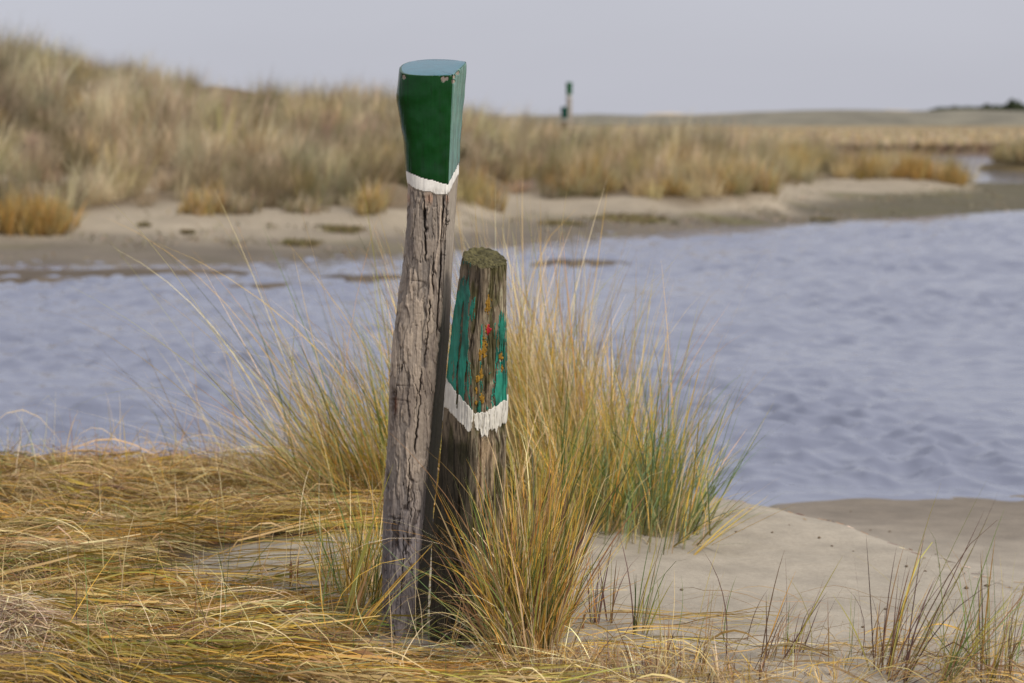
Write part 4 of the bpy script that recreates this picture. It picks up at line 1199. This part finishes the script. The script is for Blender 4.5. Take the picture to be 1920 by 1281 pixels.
T_ORANGE = ((FOR, 5), (FGO, 3), (FOL, 1.5))
far_clump(60, 436, 165, 100, 2600, T_ORANGE, "orange-gold grass clump standing alone on the far beach at the left picture edge")
far_clump(385, 402, 80, 75, 900, T_FGOLD, "gold clump at the dune foot, between the lone orange clump and the tall post")
far_clump(455, 400, 70, 62, 700, T_FAR, "pale straw clump at the dune foot beside a greener gold clump")
far_clump(575, 400, 70, 55, 700, T_FAR, "small straw clump on the beach edge at the dune foot")
far_clump(670, 402, 75, 75, 900, T_FGOLD, "yellow-green clump at the dune foot closest to the tall post on its left")
far_clump(900, 382, 90, 70, 900, T_FGOLD, "pale gold clump just right of the tall post on the far beach")
far_clump(1100, 362, 110, 85, 1200, T_FGOLD, "broad golden clump on the far bank right of the two near posts")
far_clump(1270, 368, 40, 55, 500, T_ORANGE, "narrow golden clump standing forward on the far beach")
far_clump(1345, 366, 90, 85, 1100, T_ORANGE, "deep gold clump on the far bank, forward of the dune grass")
far_clump(1420, 360, 70, 90, 1000, T_FGOLD, "tall yellow clump at the end of the wide sand shelf")
far_clump(1500, 332, 60, 70, 900, T_ORANGE, "olive-gold clump behind the pale sand shelf on the far bank")
far_clump(1640, 332, 70, 65, 900, T_FGOLD, "yellow-olive clump midway along the far point of land")
far_clump(1712, 336, 75, 72, 1100, T_ORANGE, "dark-footed golden clump, second from the tip of the far point")
far_clump(1778, 344, 60, 55, 900, T_ORANGE, "small orange clump at the very tip of the far point")

# island clump in the far channel
U, V = np.meshgrid(np.linspace(0, 1, 40), np.linspace(0, 2 * PI, 40, endpoint=False))
RX = 3.6 * U; IX, IY = 20.6, 75.0
Z = np.interp(U, [0, 0.5, 0.8, 1.0], [0.12, 0.05, -0.25, -0.8]) + 0.06 * fbm(U * 4 * np.cos(V), U * 4 * np.sin(V), o=3)
pp = np.stack([IX + RX * np.cos(V), IY + RX * 0.9 * np.sin(V), Z], -1)
mesh_obj("island_ground", pp.reshape(-1, 3), grid_faces(40, 40), M_FAR_SAND, np.broadcast_to(np.array(lin(104, 90, 62)), (1600, 3)), kind="structure")
pile = Pile()
for j in range(120):
    a = rng.uniform(0, 2 * PI); q = math.sqrt(rng.uniform()) * 2.7
    tuft(pile, IX + q * math.cos(a), IY + q * 0.9 * math.sin(a), 46, 0.3, 0.9 * (1 - 0.3 * (q / 2.7) ** 2) * rng.uniform(0.8, 1.15), 0.25, table=((FGO, 3), (FOL, 3), (FST, 2), (FDK, 1)), root=((FBR, 2), (FDK, 2)), w=0.018, K=4, zfn=lambda X, Y: 0 * X - 0.08)
pile.build("marram_clump", M_FAR_GRASS, label="rounded olive-gold grass clump on the islet in the far channel", cat="grass clump", group="grass clumps along the far bank")

# marsh grass belt and dark edge plants
pile = Pile()
n = 26000
tx = rng.uniform(-30, 75, n); ty = 106 + rng.exponential(22, n) + 0.1 * np.abs(tx - 30)
low = ty < 112
bz = plain_z(tx, ty)
tip = pick(n, ((FST, 5), (FGO, 2), (FPA, 2), (FBR, 1))); tipd = pick(n, ((PURP, 3), (FBR, 3), (FDK, 2)))
tip = np.where(low[:, None], tipd, tip)
pile.add(stalks(np.stack([tx, ty, bz - 0.05], -1), rng.uniform(0, 2 * PI, n), np.abs(rng.standard_normal(n)) * 0.3, np.zeros(n), np.where(low, 0.45, 0.6) * rng.uniform(0.7, 1.3, n), np.full(n, 0.10), tip * 0.7, tip, 3))
pile.build("marsh_grass", M_FAR_GRASS, kind="stuff", label="straw-coloured marsh grass plain with a dark purple-brown edge")

# seaweed patches on the far beach
def weed(px, py, wpx, hpx, colr, label):
    Ysn = np.linspace(24, 60, 2000)
    x, y, z = P(px, py, Ysn)
    i = int(np.argmax(z < far_z(x, Ysn)))
    x, y = float(x[i]), float(Ysn[i]); k = y / FPX
    r = wpx * k * 0.5; pile = Pile(); n = int(400 + 10 * wpx)
    a = rng.uniform(0, 2 * PI, n); q = np.sqrt(rng.uniform(0, 1, n)) * (0.75 + 0.5 * vnoise(np.cos(a) * 1.6 + px, np.sin(a) * 1.6)) + 0.06 * np.abs(rng.standard_normal(n)) ** 2
    bx = x + q * r * np.cos(a); by = y + q * r * 0.8 * np.sin(a)
    tip = pick(n, colr)
    pile.add(stalks(np.stack([bx, by, far_z(bx, by) - 0.01], -1), rng.uniform(0, 2 * PI, n), rng.uniform(0.5, 1.4, n), 0.3 * rng.standard_normal(n), rng.uniform(0.5, 1.1, n) * hpx * k * 1.3, np.full(n, 0.03), tip * 0.8, tip, 4))
    pile.build("weed_patch", M_FAR_GRASS, label=label, cat="weed patch", group="low weed patches on the far beach")


T_WEED = ((FOL, 3), (FDK, 1), (FBR, 2), (np.array(lin(132, 122, 76)), 3))
weed(565, 458, 70, 9, T_WEED, "flat olive weed patch on the far beach, largest one left of the posts")
weed(352, 438, 26, 8, T_WEED, "little dark weed patch on the far beach below the pale sand")
weed(270, 424, 20, 8, T_WEED, "tiny weed sprig on the pale sand of the far beach")
weed(640, 432, 90, 6, T_WEED, "thin dark weed line on the far beach close to the tall post")
weed(1190, 412, 150, 6, T_WEED, "long mossy weed streak on the far beach right of the posts")
weed(1060, 420, 90, 6, T_WEED, "mossy weed streak on the far beach nearest the short post")
weed(1540, 413, 50, 6, T_WEED, "dark weed patch at the water's edge of the mud flat")

# wrack and sprigs strewn along the far beach
n = 5200
bx = rng.uniform(-9, 12, n); tt = np.clip(rng.beta(2, 2, n) + 0.12 * rng.standard_normal(n), 0, 1)
by = np.interp(bx, FS_X, FS_Y) * (1 - tt) + np.interp(bx, FB_X, FB_Y) * tt
k = fbm(bx * 0.9, by * 1.8, o=4) > 0.12
bx, by = bx[k], by[k]; n = len(bx)
tip = pick(n, ((FOL, 3), (FBR, 3), (FDK, 2), (FST, 1)))
pile = Pile()
pile.add(stalks(np.stack([bx, by, far_z(bx, by) - 0.005], -1), rng.uniform(0, 2 * PI, n), rng.uniform(0.6, 1.5, n), 0.3 * rng.standard_normal(n), rng.uniform(0.03, 0.12, n), np.full(n, 0.025), tip * 0.8, tip, 3))
pile.build("beach_wrack", M_FAR_GRASS, kind="stuff", label="wrack and low sprigs strewn along the far beach")

# ------------------------------------------------------------------ distant trees
M_LEAF = grass_material("distant_foliage", 0.15, 0.8, 0.1)
M_BARK = plain_material("bark", lin(80, 66, 52), 0.9, 0.2, 20)
def tree(px, Yd, h, wd, label):
    h = h + 1.2
    x = (px - 960) / FPX * Yd
    z0 = float(ridge_top(np.array(x), 460.0)) - 1.5
    root = empty("far_tree", (x, Yd, z0), label, "tree", "trees on the far ridge")
    zz = np.linspace(-0.6, h * 0.6, 6); aa = np.linspace(0, 2 * PI, 8, endpoint=False); A, Z = np.meshgrid(aa, zz)
    R = np.interp(Z, [-0.6, h * 0.6], [0.22, 0.07])
    mesh_obj("trunk", np.stack([R * np.cos(A), R * np.sin(A), Z], -1).reshape(-1, 3), grid_faces(6, 8, True), M_BARK, parent=root)
    n = 900
    lobes = rng.standard_normal((9, 3)) * np.array([wd * 0.22, wd * 0.2, h * 0.13]) + np.array([0, 0, h * 0.58])
    i = rng.integers(0, 9, n)
    d = rng.standard_normal((n, 3)); d /= np.linalg.norm(d, axis=1, keepdims=True)
    c = lobes[i] + d * (rng.uniform(0.4, 1, (n, 1)) ** 0.5) * np.array([wd * 0.24, wd * 0.24, h * 0.25])
    c[:, 2] = np.maximum(c[:, 2] - 0.12 * h, 0.1)
    t = rng.standard_normal((n, 3)); t /= np.linalg.norm(t, axis=1, keepdims=True)
    sd = np.cross(t, d); sd /= np.linalg.norm(sd, axis=1, keepdims=True) + 1e-9
    s = np.array([-0.5, 0, 0.5])[None, :, None] * 0.5
    paths = c[:, None, :] + t[:, None, :] * s
    col = pick(n, ((np.array(lin(66, 76, 52)), 3), (np.array(lin(84, 90, 62)), 2), (np.array(lin(54, 62, 46)), 2)))
    v, f, cc = ribbons(paths, np.full((n, 3), 0.34), sd, np.repeat(col[:, None, :], 3, 1))
    mesh_obj("crown", v, f, M_LEAF, cc, parent=root)


for px, h, wd, lab in ((1893, 3.4, 4.2, "tallest dark rounded tree on the far ridge at the right picture edge"), (1860, 2.2, 4.5, "low dark tree just left of the tallest far tree"), (1918, 2.4, 4.0, "dark tree cut by the right picture edge on the far ridge"),
                       (1832, 1.7, 6.0, "bushy low tree third in line left of the tallest far tree"), (1798, 1.4, 6.0, "small bushy tree fourth in line left of the tallest far tree"), (1762, 1.15, 6.0, "smallest shrubby tree at the tapering end of the far tree line")):
    tree(px, 455.0, h, wd, lab)
